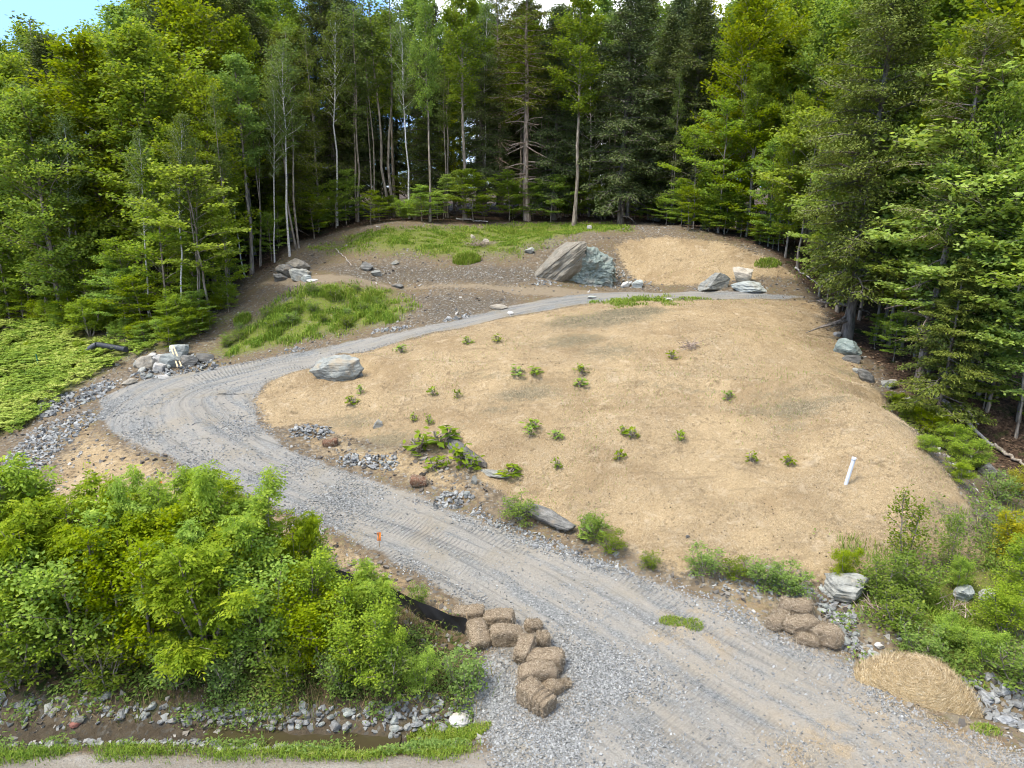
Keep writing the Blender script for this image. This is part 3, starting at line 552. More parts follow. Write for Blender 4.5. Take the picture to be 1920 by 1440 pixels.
# saplings of layered green leaves
for px, b, t, w, lb in ((392,600,330,1.3,'wide bright beech sapling in flat layers beside the bare earth bank'),(318,612,330,1.15,'tall layered beech sapling beneath the largest yellow maple'),(250,615,450,1.2,'low green sapling above the end of the culvert pipe'),
 (430,575,400,.9,'thin green sapling between the layered beech and the track end'),(185,610,520,1.2,'small green sapling among fallen leaves under the leaning white birch'),(60,602,470,1.2,'green sapling at the upper edge of the ferns'),(510,490,400,1.,'small green sapling beside the split boulders'),
 (120,606,505,1.1,'bushy little sapling between the two leaning birches'),(345,560,240,1.,'slender green sapling rising in front of the hemlocks'),(20,600,380,1.1,'shaded sapling beneath the outermost maple'),
 (768,404,322,1.25,'sapling spreading in flat layers before the slim straight trunk'),(832,410,330,1.3,'broad low sapling between two slim trunks'),(868,414,325,1.1,'sapling reaching toward the reddish pine'),(908,412,365,1.2,'lowest sapling at the foot of the reddish pine'),
 (1052,408,262,.85,'bright upright yellowish sapling between the thick pine and the snag'),(1172,408,292,.8,'flat topped yellowish sapling around the dead birch trunk'),(1000,412,350,1.,'small dark sapling at the foot of the thick pine'),
 (1225,418,375,1.5,'low spreading sapling on the far rim of the straw mound'),(1120,408,350,1.2,'small sapling between the snag and the dead birch'),(1300,428,240,1.05,'tall layered sapling at the dark corner of the wood'),(1345,436,200,1.1,'tall blue green layered sapling over the straw mound'),
 (1398,444,215,1.1,'layered sapling wrapped around the straight thin trunk'),(1440,462,270,1.0,'layered sapling at the end of the straw mound'),(1495,505,235,1.15,'bright leafy sapling hanging over the boulders'),(1535,555,330,1.1,'leafy sapling where the drive meets the wood'),
 (1610,600,285,1.15,'pale sunlit sapling in front of the huge hemlock trunk'),(1560,540,400,.9,'small sapling beside the flat slab boulder'),(1655,640,360,1.1,'spreading sapling between the two hemlock trunks'),(1715,670,440,1.3,'wide flat sapling reaching out over the slope rocks'),
 (1790,705,330,1.2,'tall pale sapling behind the leaning bare hemlock trunk'),(1850,770,480,1.3,'wide sapling above the fallen log'),(1905,820,560,1.2,'sapling drooping over the leaf litter at the frame edge'),(1290,432,350,1.,'small shaded sapling behind the straw mound'),(1460,470,360,1.2,'leafy low sapling behind the three boulders'),
 (1765,712,330,1.0,'pale sapling standing just behind the leaning bare trunk'),(1835,740,290,1.1,'tall pale sapling between leaning trunk and frame edge'),(1910,790,400,1.2,'broad pale sapling at the frame edge above the leaf litter'),(1690,655,320,1.0,'slim pale sapling behind the rim rocks'),(1800,680,150,1.2,'tallest pale green sapling in the wood beside the slope'),(1640,640,330,1.1,'wide pale sapling beside the huge hemlock trunk'),(1740,700,500,1.5,'lowest flat pale sapling stretched above the rim rocks'),
 (1870,745,540,1.4,'flat pale sapling above the long fallen log'),(1665,650,230,.9,'tall pale sapling between huge hemlock and leaning conifer'),(1550,575,440,1.5,'small pale sapling spreading at the corner of the slope crest'),(1900,700,300,1.2,'tall pale sapling near the frame edge above the drooping hemlock')):
    pale = px > 1490 or 'yellowish' in lb or px in (392, 768, 832, 868)
    T('palesap' if pale else 'beech', px, b, t, lb, wide=w*(1.0 if b-t < 130 else .8)*(1.15 if px > 1490 else 1))
# the wood behind: single trees, told apart by nothing
GRP = {'hemlock': ('dark hemlock deep in the shade behind the front row', 'dark hemlocks deep in the wood'), 'tall': ('leafy forest tree standing deep behind the front row', 'leafy trees deep in the wood'),
       'maple': ('yellow green maple deep behind the front row', 'maples deep in the wood'), 'olive': ('olive hemlock deep behind the front row', 'olive hemlocks deep in the wood'), 'beech': ('small layered sapling in the deep shade of the wood', 'saplings deep in the wood')}
fr = np.random.default_rng(21); pos_ = []
cy_ = fr.uniform(26, 98, 12000); cx_ = fr.uniform(-.82, .82, 12000)*cy_; cf_ = sdist(cx_, cy_, FOREST)
for x, y, f in zip(cx_.tolist(), cy_.tolist(), cf_.tolist()):
    if f < (4.5 if x/y > .3 else 2.2) or f > 34: continue
    md = 2.7+f*.03
    if any(abs(x/y-a/b) < .034 and y < b-.3 for a, b, _ in PLANTS[19:47]): continue
    if any((x-a)**2+(y-b)**2 < md*md for a, b, _ in PLANTS[:85]) or any((x-a)**2+(y-b)**2 < (md+.5)**2 for a, b in pos_): continue
    pos_.append((x, y))
    if len(pos_) >= 170: break
for x, y in pos_:
    r = fr.random(); a = x/y
    if a < -.42: k = 'maple' if r < .35 else 'tall' if r < .65 else 'hemlock' if r < .9 else 'beech'
    elif a < -.2: k = 'hemlock' if r < .55 else 'tall' if r < .8 else 'olive'
    elif a < .03: k = 'tall' if r < .62 else 'hemlock'
    elif a < .32: k = 'hemlock' if r < .68 else 'tall'
    else: k = 'tall' if r < .45 else 'maple' if r < .75 else 'hemlock' if r < .88 else 'olive'
    tp = fr.uniform(60, 130) if a < -.47 else fr.uniform(-60, 40) if a < -.2 else fr.uniform(0, 90) if a < -.05 else fr.uniform(-20, 60) if a < .06 else fr.uniform(-20, 90) if a < .36 else fr.uniform(-60, 60)
    H = np.clip(at_y(960, tp, y)[1]-float(gz(x, y)), 11, 22) if k != 'beech' else fr.uniform(4, 7)
    plant(k, x, y, H, GRP[k][0], GRP[k][1], wide=fr.uniform(.9, 1.15))
# leafy bushes at the foot of the wood
lg = np.random.default_rng(13); lp = [(-90,620),(0,606),(60,606),(110,612),(160,620),(215,628),(265,640),(320,650),(370,640),(410,600),(440,560)]
for i in range(44):
    k = lg.uniform(0, len(lp)-1.01); j = int(k); px = lp[j][0]+(lp[j+1][0]-lp[j][0])*(k-j)+lg.normal(0, 8); py = lp[j][1]+(lp[j+1][1]-lp[j][1])*(k-j)+lg.uniform(-22, 10); q = P(px, py)
    plant('leafbush' if lg.random() < .6 else 'beech', q[0], q[1], lg.uniform(.7, 2.2), 'low leafy bush at the foot of the wood above the ferns', 'bushes at the foot of the wood', wide=lg.uniform(1.2, 1.9))
lp = [(560,440),(640,422),(720,414),(800,416),(900,414),(1000,414),(1100,412),(1200,416),(1290,428),(1380,446),(1450,470)]
for i in range(46):
    k = lg.uniform(0, len(lp)-1.01); j = int(k); px = lp[j][0]+(lp[j+1][0]-lp[j][0])*(k-j); py = lp[j][1]+(lp[j+1][1]-lp[j][1])*(k-j)-lg.uniform(2, 9); q = P(px, py)
    plant('leafbush' if lg.random() < .3 else 'beech', q[0], q[1], lg.uniform(.6, 2.6), 'low green growth under the trees at the back of the clearing', 'low growth at the back of the clearing', wide=lg.uniform(1.2, 1.9))
# young growth along the edge of the wood
ey = fr.uniform(24, 75, 9000); ex = fr.uniform(-.8, .8, 9000)*ey; ef = sdist(ex, ey, FOREST); eg = []
for x, y, f in zip(ex.tolist(), ey.tolist(), ef.tolist()):
    if (.8 if x/y > .3 else -.2) < f < 5 and not any((x-a)**2+(y-b)**2 < 2.2 for a, b in eg):
        eg.append((x, y)); plant('beech', x, y, fr.uniform(1.6, 4.2)*(.7 if x/y > .3 else 1), 'small leafy sapling at the shaded edge of the wood', 'small saplings at the edge of the wood', wide=fr.uniform(1.1, 1.7))
        if len(eg) >= 75: break
mq = poly([(390,655),(440,620),(490,595),(560,552),(650,538),(740,550),(765,578),(730,598),(640,618),(560,636),(450,662)]); mg = np.random.default_rng(3); n_ = 0
while n_ < 24:
    x, y = mg.uniform(mq.min(0), mq.max(0))
    if sdist(np.array([x]), np.array([y]), mq)[0] > .1: n_ += 1; plant('shrub', x, y, mg.uniform(.3, .6), 'leafy weed in the tall grass of the green mound', 'weeds on the green mound', wide=mg.uniform(1.1, 1.7))
mq = poly([(-60,650),(100,640),(220,660),(180,690),(110,735),(40,780),(-60,830)]); n_ = 0
while n_ < 12:
    x, y = mg.uniform(mq.min(0), mq.max(0))
    if sdist(np.array([x]), np.array([y]), mq)[0] > .1: n_ += 1; plant('leafbush', x, y, mg.uniform(.4, .7), 'low bright weed growing among the ferns', 'weeds among the ferns', wide=mg.uniform(1.2, 1.8))
# bushes between the drive and the dirt road
B = lambda k, px, b, t, lb, w=1.: T(k, px, b, t+(.07*(b-t) if k == 'bush' else 0), lb, wide=w)
B('bush', -30, 1215, 865, 'bush cut by the frame edge above the ditch')
B('bush', 25, 1190, 868, 'tall bush with bright tips at the frame edge beside the washed gravel')
B('bush', 110, 1225, 930, 'bush with a thin pale stem showing near the ditch')
B('leafbush', 150, 1250, 985, 'round bush standing forward over the ditch, near the pale stem')
B('bush', 205, 1180, 905, 'bush with a double feathery top in front of the bare bank', .9)
B('leafbush', 275, 1240, 1000, 'dense bush in the middle of the thicket front row')
B('bush', 285, 1170, 925, 'thin upright bush beside a tiny orange stake', .8)
B('bush', 352, 1140, 883, 'spiky topped bush poking highest in front of the gravel drive', .75)
B('bush', 395, 1255, 985, 'largest rounded bush with hanging fans of leaves', 1.2)
B('bush', 425, 1150, 893, 'bush with two bushy tips against the gravel drive', .85)
B('bush', 480, 1190, 925, 'bush sloping down toward the drive edge', 1.)
B('leafbush', 500, 1245, 1030, 'leafy bush at the foot of the largest rounded bush')
B('bush', 555, 1175, 955, 'slim bush alone near the end of the black silt fence', .75)
B('airy', 598, 1150, 985, 'wispy sapling leaning toward the drive beside the thicket')
B('leafbush', 605, 1255, 1085, 'green bush hiding the middle of the black silt fence', 1.05)
B('bush', 705, 1215, 1062, 'bright feathery bush standing over the black silt fence', 1.0)
B('leafbush', 650, 1205, 1092, 'leafy bush against the upper end of the black silt fence', 1.0)
B('leafbush', 570, 1225, 1050, 'leafy bush between the slim bush and the black silt fence', 1.0)
B('bush', 240, 1220, 960, 'bush filling the thicket behind the dense middle bush', 1.05)
B('bush', 90, 1215, 960, 'bush filling the thicket beside the thin pale stem', 1.05)
B('leafbush', 680, 1285, 1120, 'leafy bush hanging down toward the ditch stones')
B('leafbush', 730, 1290, 1180, 'leafy bush in front of the exposed black fence cloth', .85)
B('shrub', 785, 1136, 1100, 'small shrub behind the black silt fence on bare earth')
B('leafbush', 790, 1305, 1225, 'low bush at the thicket end, closest to the hay bales', .9)
B('leafbush', 60, 1262, 1050, 'bush leaning over the ditch below the pale stem')
B('bush', 330, 1215, 960, 'bush wedged behind the largest rounded bush')
B('shrub', 870, 1300, 1235, 'green weeds clump where the thicket meets the gravel')
B('shrub', 540, 1290, 1215, 'shrub on the dead grass bank below the thicket')
B('shrub', 200, 1290, 1200, 'low shrub under the thicket beside the muddy ditch')
B('shrub', 330, 1290, 1215, 'low shrub in front of the largest rounded bush')
B('shrub', 30, 1290, 1195, 'low shrub at the frame edge above the mud')
B('shrub', 730, 1300, 1220, 'low shrub above the heaped ditch stones')
B('shrub', 640, 1295, 1225, 'low shrub on dead grass between two leafy bushes')
B('shrub', 430, 1292, 1225, 'dark low shrub on dead grass in front of the thicket')
# greenery beside the washed stone channel
B('leafbush', 1580, 1090, 1028, 'round broad leaved shrub above the pale boulder', 1.1)
B('airy', 1690, 1075, 930, 'tall wispy sapling standing against the straw slope', .9)
B('airy', 1775, 1070, 965, 'second wispy sapling, shorter, against the straw slope', .9)
B('airy', 1650, 1125, 1040, 'fine leaved loose shrub beside the pale boulder', 1.6)
B('shrub', 1715, 1120, 1050, 'green shrub under the tall wispy sapling', 1.2)
B('leafbush', 1795, 1110, 1045, 'bright shrub under the second wispy sapling', .9)
B('shrub', 1680, 1180, 1120, 'bright green shrub in the middle of the hollow', 1.3)
B('leafbush', 1770, 1215, 1155, 'leafy green bush below the grey half hidden rock', 1.1)
B('shrub', 1725, 1235, 1180, 'low shrub above the golden straw heap', 1.3)
B('leafbush', 1840, 1250, 1180, 'leafy bush over the corner stones', 1.1)
B('shrub', 1905, 1285, 1215, 'shrub at the frame edge over the corner stones', 1.4)
B('yellowbush', 1895, 1045, 965, 'yellow leaved bush at the frame edge, brightest of the slope foot', 1.2)
B('yellowbush', 1905, 930, 880, 'small yellow green bush above the pale rock')
B('shrub', 1870, 940, 895, 'green shrub beside the small yellow bush', 1.2)
B('leafbush', 1915, 1130, 1010, 'tall leafy bush below the brightest yellow bush', 1.1)
B('leafbush', 1880, 1190, 1090, 'leafy bush at the frame edge behind the corner stones', 1.1)
for px, b, t, lb in ((1680,765,735,'green plant patch at the end of the slope rocks'),(1700,790,760,'small leafy patch at the rim of the hollow'),(1740,850,815,'leafy patch halfway along the hollow rim'),(1800,905,865,'low leafy patch at the lower hollow'),(1835,880,850,'small plants on leaf litter beside the lower hollow'),(1720,780,745,'green plant patch beside the white forest stones'),(1745,820,770,'green plants in the hollow behind the slope shoulder'),(1780,850,795,'leafy plants in the hollow, beside the slope shoulder'),
                  (1810,875,820,'last green plants of the hollow behind the slope shoulder'),(1770,800,765,'fern like plants below the thin bare pole')):
    B('leafbush', px, b, t, lb, 1.7)
for px, b, t, lb in ((1318,1075,1030,'weedy shrub at the foot of the slope beside scattered stones'),(1375,1085,1050,'low weed clump between scattered stones and slope foot'),(1430,1100,1055,'wide weed clump at the slope foot'),(1480,1115,1065,'grassy weed clump above the tumbled brown bales'),
                  (1145,1035,1000,'dark weed clump beside the drive below the rock ledge'),(1115,1010,970,'weed clump beside the lower rotten ledge end'),(975,978,935,'leafy shrub in front of the lower ledge'),(1220,1065,1040,'small weeds at the slope foot by the drive')):
    B('shrub', px, b, t, lb, 1.3)
# ------------------------------------------------------------------ rocks
def rock_material(name, c0, c1, c2, stain, layer=3.):
    b = NB(name); p = b.obj(); r = b.n('ObjectInfo', out=5)
    q = b.n('VectorMath', {0: p, 1: b.n('CombineXYZ', {0: r, 1: r, 2: r})}, operation='ADD'); ql = b.n('VectorMath', {0: q, 1: (1., 1., layer)}, operation='MULTIPLY')
    n = b.noise(ql, 3.2, 8., .4, .62); n2 = b.noise(q, 1.7, 4.); n3 = b.noise(q, 22., 5.)
    c = b.ramp(b.ma('ADD', b.ma('MULTIPLY', n, .7), b.ma('MULTIPLY', n3, .3)), (.34, c0), (.5, c1), (.68, c2)); c = b.mix(b.ma('MULTIPLY', b.sstep(n2, .48, .66), .7), c, stain)
    c = b.n('HueSaturation', {'Hue': .5, 'Saturation': 1., 'Value': b.ma('ADD', b.ma('MULTIPLY', r, .45), .78), 'Fac': 1., 'Color': c})
    return b.end(b.pbr(c, .85, b.bump(b.ma('ADD', n, b.ma('MULTIPLY', n3, .4)), .8, .04), .25))
K = .50
def kc(*c): return tuple(v*K for v in c)
SLATE = rock_material('stone_slate', kc(.18, .182, .178), kc(.37, .37, .355), kc(.60, .595, .565), kc(.42, .37, .30))
GREYGREEN = rock_material('stone_grey_green', kc(.20, .20, .17), kc(.44, .43, .365), kc(.60, .585, .51), kc(.56, .45, .29), 4.)
BIGB = rock_material('stone_layered', kc(.17, .18, .155), kc(.37, .375, .325), kc(.55, .55, .48), kc(.52, .41, .26), 5.)
LEDGE = rock_material('stone_tan_ledge', kc(.18, .155, .115), kc(.345, .30, .225), kc(.48, .425, .33), kc(.28, .265, .21))
BEIGE = rock_material('stone_beige', kc(.28, .235, .17), kc(.52, .45, .34), kc(.70, .63, .50), kc(.40, .37, .30))
TEAL = rock_material('stone_teal', kc(.13, .16, .135), kc(.27, .32, .275), kc(.45, .49, .425), kc(.33, .31, .25))
BLUEG = rock_material('stone_blue_grey', kc(.25, .265, .235), kc(.48, .50, .445), kc(.64, .65, .59), kc(.46, .43, .35))
DARKR = rock_material('stone_dark', kc(.08, .075, .065), kc(.20, .19, .165), kc(.36, .34, .30), kc(.30, .24, .17), 6.)
PALE = rock_material('stone_pale', kc(.48, .45, .39), kc(.74, .70, .62), kc(.88, .84, .76), kc(.66, .56, .44))
RED = rock_material('stone_red', kc(.30, .12, .09), kc(.48, .20, .15), kc(.58, .30, .24), kc(.40, .18, .14))
import bmesh
_ico = {}
def ico(l):
    if l not in _ico:
        bm = bmesh.new(); bmesh.ops.create_icosphere(bm, subdivisions=l, radius=1); bm.verts.ensure_lookup_table()
        _ico[l] = (np.array([v.co[:] for v in bm.verts]), np.array([[v.index for v in f.verts] for f in bm.faces])); bm.free()
    return _ico[l]
def rock_verts(seed, lev=3, cuts=9, rough=.09, d0=.55, d1=.9):
    g = np.random.default_rng(seed); V, Fc = ico(lev); V = V.copy(); V += V*(vn3(V+g.uniform(0, 50, 3), 1.1, seed % 90)*.28)[:, None]
    for i in range(cuts):
        n = nrm(g.normal(0, 1, 3)); d = g.uniform(d0, d1); V -= np.maximum(0, V@n-d)[:, None]*n*.93
    V += nrm(V)*(vn3(V+g.uniform(0, 50, 3), 3.2, seed % 77)*rough)[:, None]
    V += nrm(V)*(vn3(V+seed, 9., 5)*rough*.35)[:, None]
    if lev >= 4:                # weathered bedding: thin layers standing proud of each other
        zz = V[:, 2]*g.uniform(4.5, 7)+V[:, 0]*g.uniform(-1, 1)+.5*vn3(V, 1.3, seed % 50); q = _h(np.floor(zz).astype(np.int64), np.zeros(len(V), np.int64), seed)-.5
        V[:, :2] *= (1+.085*q)[:, None]
    return V, Fc
def depth(p): return p[1]*cp+(CAMZ-p[2])*sp
def boulder(px, py, w, h, mat, label, seed, d=.75, yaw=0, tilt=(0, 0), sink=.22, name='boulder', lev=5, cuts=13, cat='rock', lift=0, rough=.09):
    """px, py: foot of the rock as seen; w, h: its seen width and height"""
    p = P(px, py); s = depth(p)/F; W, Hh = w*s, h*s*1.05; V, Fc = rock_verts(seed, lev, cuts, rough, .42, .85)
    V = V/(V.max(0)-V.min(0)); V[:, 2] -= V[:, 2].min(); V *= np.array([W, W*d, Hh*(1+sink)])
    o = link(name, mesh_np(name, V, Fc, mat, None, lev < 3), None, (p[0], p[1]+W*d*.4, p[2]-Hh*sink+lift), (tilt[0], tilt[1], yaw))
    return tag(o, label, cat)
BO = boulder
BO(626, 716, 106, 40, BIGB, 'large layered grey green boulder alone on the straw beside the drive bend', 3, d=.62, yaw=.1)
BO(1345, 546, 60, 31, GREYGREEN, 'rounded grey boulder, left of the three beside the upper drive', 12, yaw=.2, tilt=(0, -.2))
BO(1386, 534, 40, 34, BEIGE, 'pale pointed beige boulder resting behind the other two of the three', 23, tilt=(.2, .3), cuts=7)
BO(1405, 549, 78, 19, BLUEG, 'flat blue grey slab, lowest of the three rocks beside the upper drive', 31, yaw=-.05, d=.7, cuts=14)
BO(535, 523, 50, 24, DARKR, 'dark split boulder under the beige one in the pile at the track end', 42, tilt=(0, .35))
BO(558, 526, 40, 20, GREYGREEN, 'dark striped boulder at the front of the pile at the track end', 44, tilt=(0, .3), d=.6)
BO(552, 512, 46, 24, BEIGE, 'beige boulder on top of the pile at the track end', 47, lift=.05)
BO(571, 519, 24, 14, GREYGREEN, 'small tan stone wedged in the pile at the track end', 49)
BO(522, 528, 28, 14, DARKR, 'low dark stone at the outer end of the track end pile', 52)
BO(574, 528, 22, 12, BLUEG, 'small bluish slab at the foot of the track end pile', 53)
BO(586, 529, 22, 5, PALE, 'thin pale flat stones just beyond the track end pile', 54)
BO(1592, 1128, 78, 46, GREYGREEN, 'pale grey boulder with tan patches above the washed stone channel', 61, d=.8, yaw=-.2)
BO(1592, 670, 50, 30, TEAL, 'dark green boulder at the slope rim below the huge hemlock', 64, yaw=-.4, tilt=(0, .25))
BO(1603, 682, 32, 14, DARKR, 'brown flat rock just below the dark green boulder', 66)
BO(1622, 715, 46, 20, DARKR, 'long dark slanted rock at the slope rim', 68, tilt=(0, .3), d=.5)
BO(1668, 730, 30, 15, GREYGREEN, 'pale flat rock at the corner of the slope rim', 71)
BO(1676, 722, 16, 10, BEIGE, 'small rounded stone on top behind the pale flat rim rock', 73, lev=3)
BO(1705, 758, 15, 13, PALE, 'white pointed stone in the leaf litter', 74, lev=3)
BO(1719, 761, 17, 9, PALE, 'white flat stone next to the white pointed stone', 76, lev=3)
BO(1570, 632, 16, 9, PALE, 'whitish stone beside the flared hemlock foot', 77, lev=3)
BO(1608, 700, 18, 9, GREYGREEN, 'small grey stone between the rim rocks', 78, lev=3)
BO(1857, 894, 34, 24, BEIGE, 'pale rock under the small yellow green bush', 79)
BO(862, 1366, 42, 20, PALE, 'smooth white stone in the bright roadside grass', 81, cuts=3, rough=.03, cat='stone')
BO(1810, 1130, 40, 30, BLUEG, 'grey half hidden rock among the shrubs', 83)
BO(1855, 1132, 28, 26, PALE, 'pale rock beside the grey half hidden one', 85)
BO(935, 581, 36, 9, BEIGE, 'long tan flat rock on the upper drive verge', 87, d=.4)
BO(957, 590, 12, 6, PALE, 'small white stone on the straw edge of the upper drive', 88, lev=3)
BO(1255, 565, 0+14, 6, PALE, 'small white stone in the grass strip at the slope crest', 89, lev=3)
BO(1110, 560, 18, 5, BLUEG, 'flat grey stone at the verge where the drive levels out', 91, lev=3)
BO(1370, 1216-900+0, 1, 1, PALE, '', 92) if False else None
BO(1290, 1010, 9, 6, DARKR, 'small dark clod on the lower straw', 93, lev=3, cat='stone')
BO(1642, 1278-0, 22, 12, PALE, 'whitish stone on bare earth between channel and heap', 94, lev=3) if False else BO(1650, 1218, 20, 11, PALE, 'whitish stone on bare earth between channel and straw heap', 94, lev=3)
BO(752, 884-0, 10, 6, PALE, 'tiny pale stone by the drive heap', 95, lev=3) if False else None
BO(708, 803, 18, 14, GREYGREEN, 'grey stone half buried in thin straw above the small brown bale', 96)
BO(890, 910, 12, 18, GREYGREEN, 'upright grey stone between the ledges', 97)
BO(745, 541, 0+24, 8, DARKR, 'flat dark rock at the foot of the cut bank', 98)
BO(690, 508, 26, 16, DARKR, 'dark rock standing out of the cut bank', 99)
BO(705, 519, 20, 12, GREYGREEN, 'grey rock below the dark one in the cut bank', 100)
BO(740, 500-3, 0+20, 8, GREYGREEN, 'flat rock at the brow of the cut bank', 101)
BO(910, 457, 14, 9, BEIGE, 'pale stone on the brush covered back bank', 102)
BO(886, 447, 9, 7, BEIGE, 'smaller pale stone on the back bank', 103, lev=3)
BO(993, 476, 20, 12, GREYGREEN, 'rock just beside the big ledge outcrop on the bank', 104)
BO(1105, 433-2, 10, 8, PALE, 'lone white stone on the grassy rim above the outcrop', 105, lev=3)
BO(1198, 540, 22, 14, BLUEG, 'grey stone at the foot of the straw mound', 106)
BO(1175, 538, 22, 9, PALE, 'flat pale stones at the foot of the straw mound', 107, lev=3)
BO(1128, 508, 22, 10, GREYGREEN, 'slab jutting from the rubble beside the teal rock', 108)
# bedrock outcrop
def crag(wh, pts_, r, mat, label, seed, name, cat, rough=.16, flat=.8, yaw=0):
    """rock face made of one broken surface: stacked rounded blocks merged into a single skin"""
    V, Fc = ico(6); g_ = np.random.default_rng(seed); best = np.zeros(len(V)); P3 = np.array([P(a, b)+np.array([0, dy, dz]) for a, b, dy, dz in pts_]); c0 = P3.mean(0); Q = P3-c0
    for q, rr in zip(Q, r):         # furthest hit of a ray from the centre with each block
        bq = V@q; disc = bq*bq-(q@q)+rr*rr; best = np.where(disc > 0, np.maximum(best, bq+np.sqrt(np.maximum(disc, 0))), best)
    W = V*np.maximum(best, .15)[:, None]
    for i in range(16):
        n = nrm(g_.normal(0, 1, 3)); d = np.quantile(W@n, g_.uniform(.86, .97)); W -= np.maximum(0, W@n-d)[:, None]*n*.85
    n3 = vn3(W+seed, 1.6, seed)*rough+np.abs(vn3(W+seed, 4.2, seed+5))*rough*.7+vn3(W, 11., seed+8)*rough*.25
    W += nrm(V)*n3[:, None]; sz = depth(c0)/F; W *= np.array([wh[0]*sz/np.ptp(W[:, 0]), 1.25, wh[1]*sz*1.15/np.ptp(W[:, 2])]); o = link(name, mesh_np(name, W, Fc, mat), None, c0); return tag(o, label, cat)
def set_rock(px, py, Y, dims, mat, label, seed, rot, name, cat, rough, cuts, lev=6):
    x, z = at_y(px, py, Y); V, Fc = rock_verts(seed, lev, cuts, rough, .5, .9); V = V/(V.max(0)-V.min(0))*np.array(dims); V += nrm(V)*(vn3(V+seed, 2.3, 4)*rough*1.2+np.abs(vn3(V+seed, 5.5, 6))*rough*1.0)[:, None]
    return tag(link(name, mesh_np(name, V, Fc, mat), None, (x, Y, z), rot), label, cat)
yo = float(P(1085, 534)[1]); so_ = yo/F
set_rock(1102, 516, yo+1.2, (124*so_, 2.7, 98*so_), TEAL, 'crumbling teal rock face of the outcrop behind the drive', 117, (-.25, .15, 0), 'rock_outcrop', 'outcrop', .17, 8)
set_rock(1056, 496, yo+1.1, (128*so_, 2.8, 66*so_), LEDGE, 'smooth beige ledge slanting along the outcrop above the teal face', 128, (-.2, -.60, .1), 'rock_ledge', 'ledge', .05, 3)
# ledges in the straw
def ledge(pa, pb, label, seed, hh, mat):
    a, c = P(*pa), P(*pb); L = np.linalg.norm(c[:2]-a[:2]); V, Fc = rock_verts(seed, 5, 6, .06); V = V/(V.max(0)-V.min(0)); V[:, 2] -= V[:, 2].min()
    V *= np.array([L*1.08, .62, hh]); V[:, 1] += np.floor(V[:, 2]/hh*6)/6*-.10+.05*vn3(V, 2.4, 3); V[:, 2] += .05*vn3(V*np.array([1, 3, 9]), 1.5, 8); V[:, 1] += .12*np.sin(V[:, 0]*2.1+seed)
    m = (a+c)/2; o = link('weathered_ledge', mesh_np('weathered_ledge', V, Fc, mat, None, True), None, (m[0], m[1]+.15, m[2]-.12), (0, -math.atan2(c[2]-a[2], L), math.atan2(c[1]-a[1], c[0]-a[0])))
    return tag(o, label, 'ledge')
ledge((840, 822), (905, 882), 'upper weathered ledge breaking out of the straw beside leafy weeds', 5, .42, DARKR)
ledge((905, 884), (960, 898), 'short grey continuation of the upper weathered ledge', 6, .25, GREYGREEN)
ledge((975, 965), (1085, 1000), 'lower shaggy dark ledge overhanging a hollow beside the drive', 9, .45, DARKR)
# rock pile on the bend
for i, (px, py, w, h, m, lb) in enumerate([(333, 672, 36, 24, BLUEG, 'pale blue angular rock on top of the heap at the drive bend'), (318, 692, 44, 26, BLUEG, 'wide pale slab at the front of the heap at the drive bend'), (272, 694, 34, 24, BEIGE, 'mossy tan rock at the lower end of the bend heap'),
     (292, 700, 24, 18, PALE, 'whitish rock in front of the mossy tan one'), (258, 690, 20, 14, GREYGREEN, 'grey rock at the far lower end of the bend heap'), (352, 688, 36, 20, DARKR, 'brown earth covered rock at the upper end of the bend heap'), (300, 682, 26, 16, PALE, 'pale rock in the middle of the bend heap'),
     (378, 680, 36, 14, DARKR, 'low rubble rock trailing off the bend heap'), (281, 676, 26, 12, PALE, 'light rock at the back of the bend heap'), (300, 712, 0+26, 7, PALE, 'flat white stone between heap and drive'), (240, 726-4, 30, 10, BEIGE, 'tan flat stone at the drive edge before the bend heap')]):
    BO(px, py, w, h, m, lb, 130+i, lev=3, cuts=12, tilt=(.1*((i % 3)-1), .15*((i % 2)*2-1)))
# riprap: single stones
SV = [[mesh_np('stone', (lambda v: v/(v.max(0)-v.min(0)))(rock_verts(300+i, 2, 11, .05)[0])*np.array([1, .72, .42]), ico(2)[1], m) for i in range(5)] for m in (SLATE, SLATE, BLUEG, GREYGREEN)]
def inpoly(pg, n, g):
    lo, hi = pg.min(0), pg.max(0); out = []
    while len(out) < n:
        q = g.uniform(lo, hi, (n*4, 2)); q = q[sdist(q[:, 0], q[:, 1], pg) > 0]; out += q.tolist()
    return np.array(out[:n])
rg = np.random.default_rng(5); RUB = []
def stones(pxpoly, n, s0, s1, label, group, extra=0, pile=0., mats=(0, 1, 2)):
    pg = poly(pxpoly); q = inpoly(pg, n+extra, rg); md = np.abs(sdist(q[:, 0], q[:, 1], pg)).max()
    for i, (x, y) in enumerate(q):
        s = rg.uniform(s0, s1)*(1.25 if rg.random() < .15 else 1); e = float(sdist(np.array([x]), np.array([y]), pg)[0])/md; z = float(gz(x, y))+pile*e*rg.random()**.7
        if i < n: tag(link('ditch_stone' if 'ditch' in group else 'loose_stone', SV[rg.choice(mats)][rg.integers(5)], None, (x, y, z+s*.09), (rg.normal(0, .3), rg.normal(0, .3), rg.uniform(0, 6.28)), (s, s*rg.uniform(.75, 1.15), s*rg.uniform(.8, 1.4))), label, 'stone', group)
        else: RUB.append((x, y, z+s*.02, s*.65))
stones([(180,1310),(420,1302),(640,1312),(760,1300),(880,1290),(875,1325),(740,1345),(560,1335),(380,1328),(200,1322)], 78, .11, .22, 'angular grey stone on the thicket side of the roadside ditch', 'stones on the thicket side of the ditch', 260, .05)
stones([(-20,1362),(120,1352),(420,1350),(640,1366),(600,1380),(300,1378),(-20,1376)], 44, .10, .20, 'grey stone on the road side of the muddy ditch', 'stones on the road side of the ditch', 160)
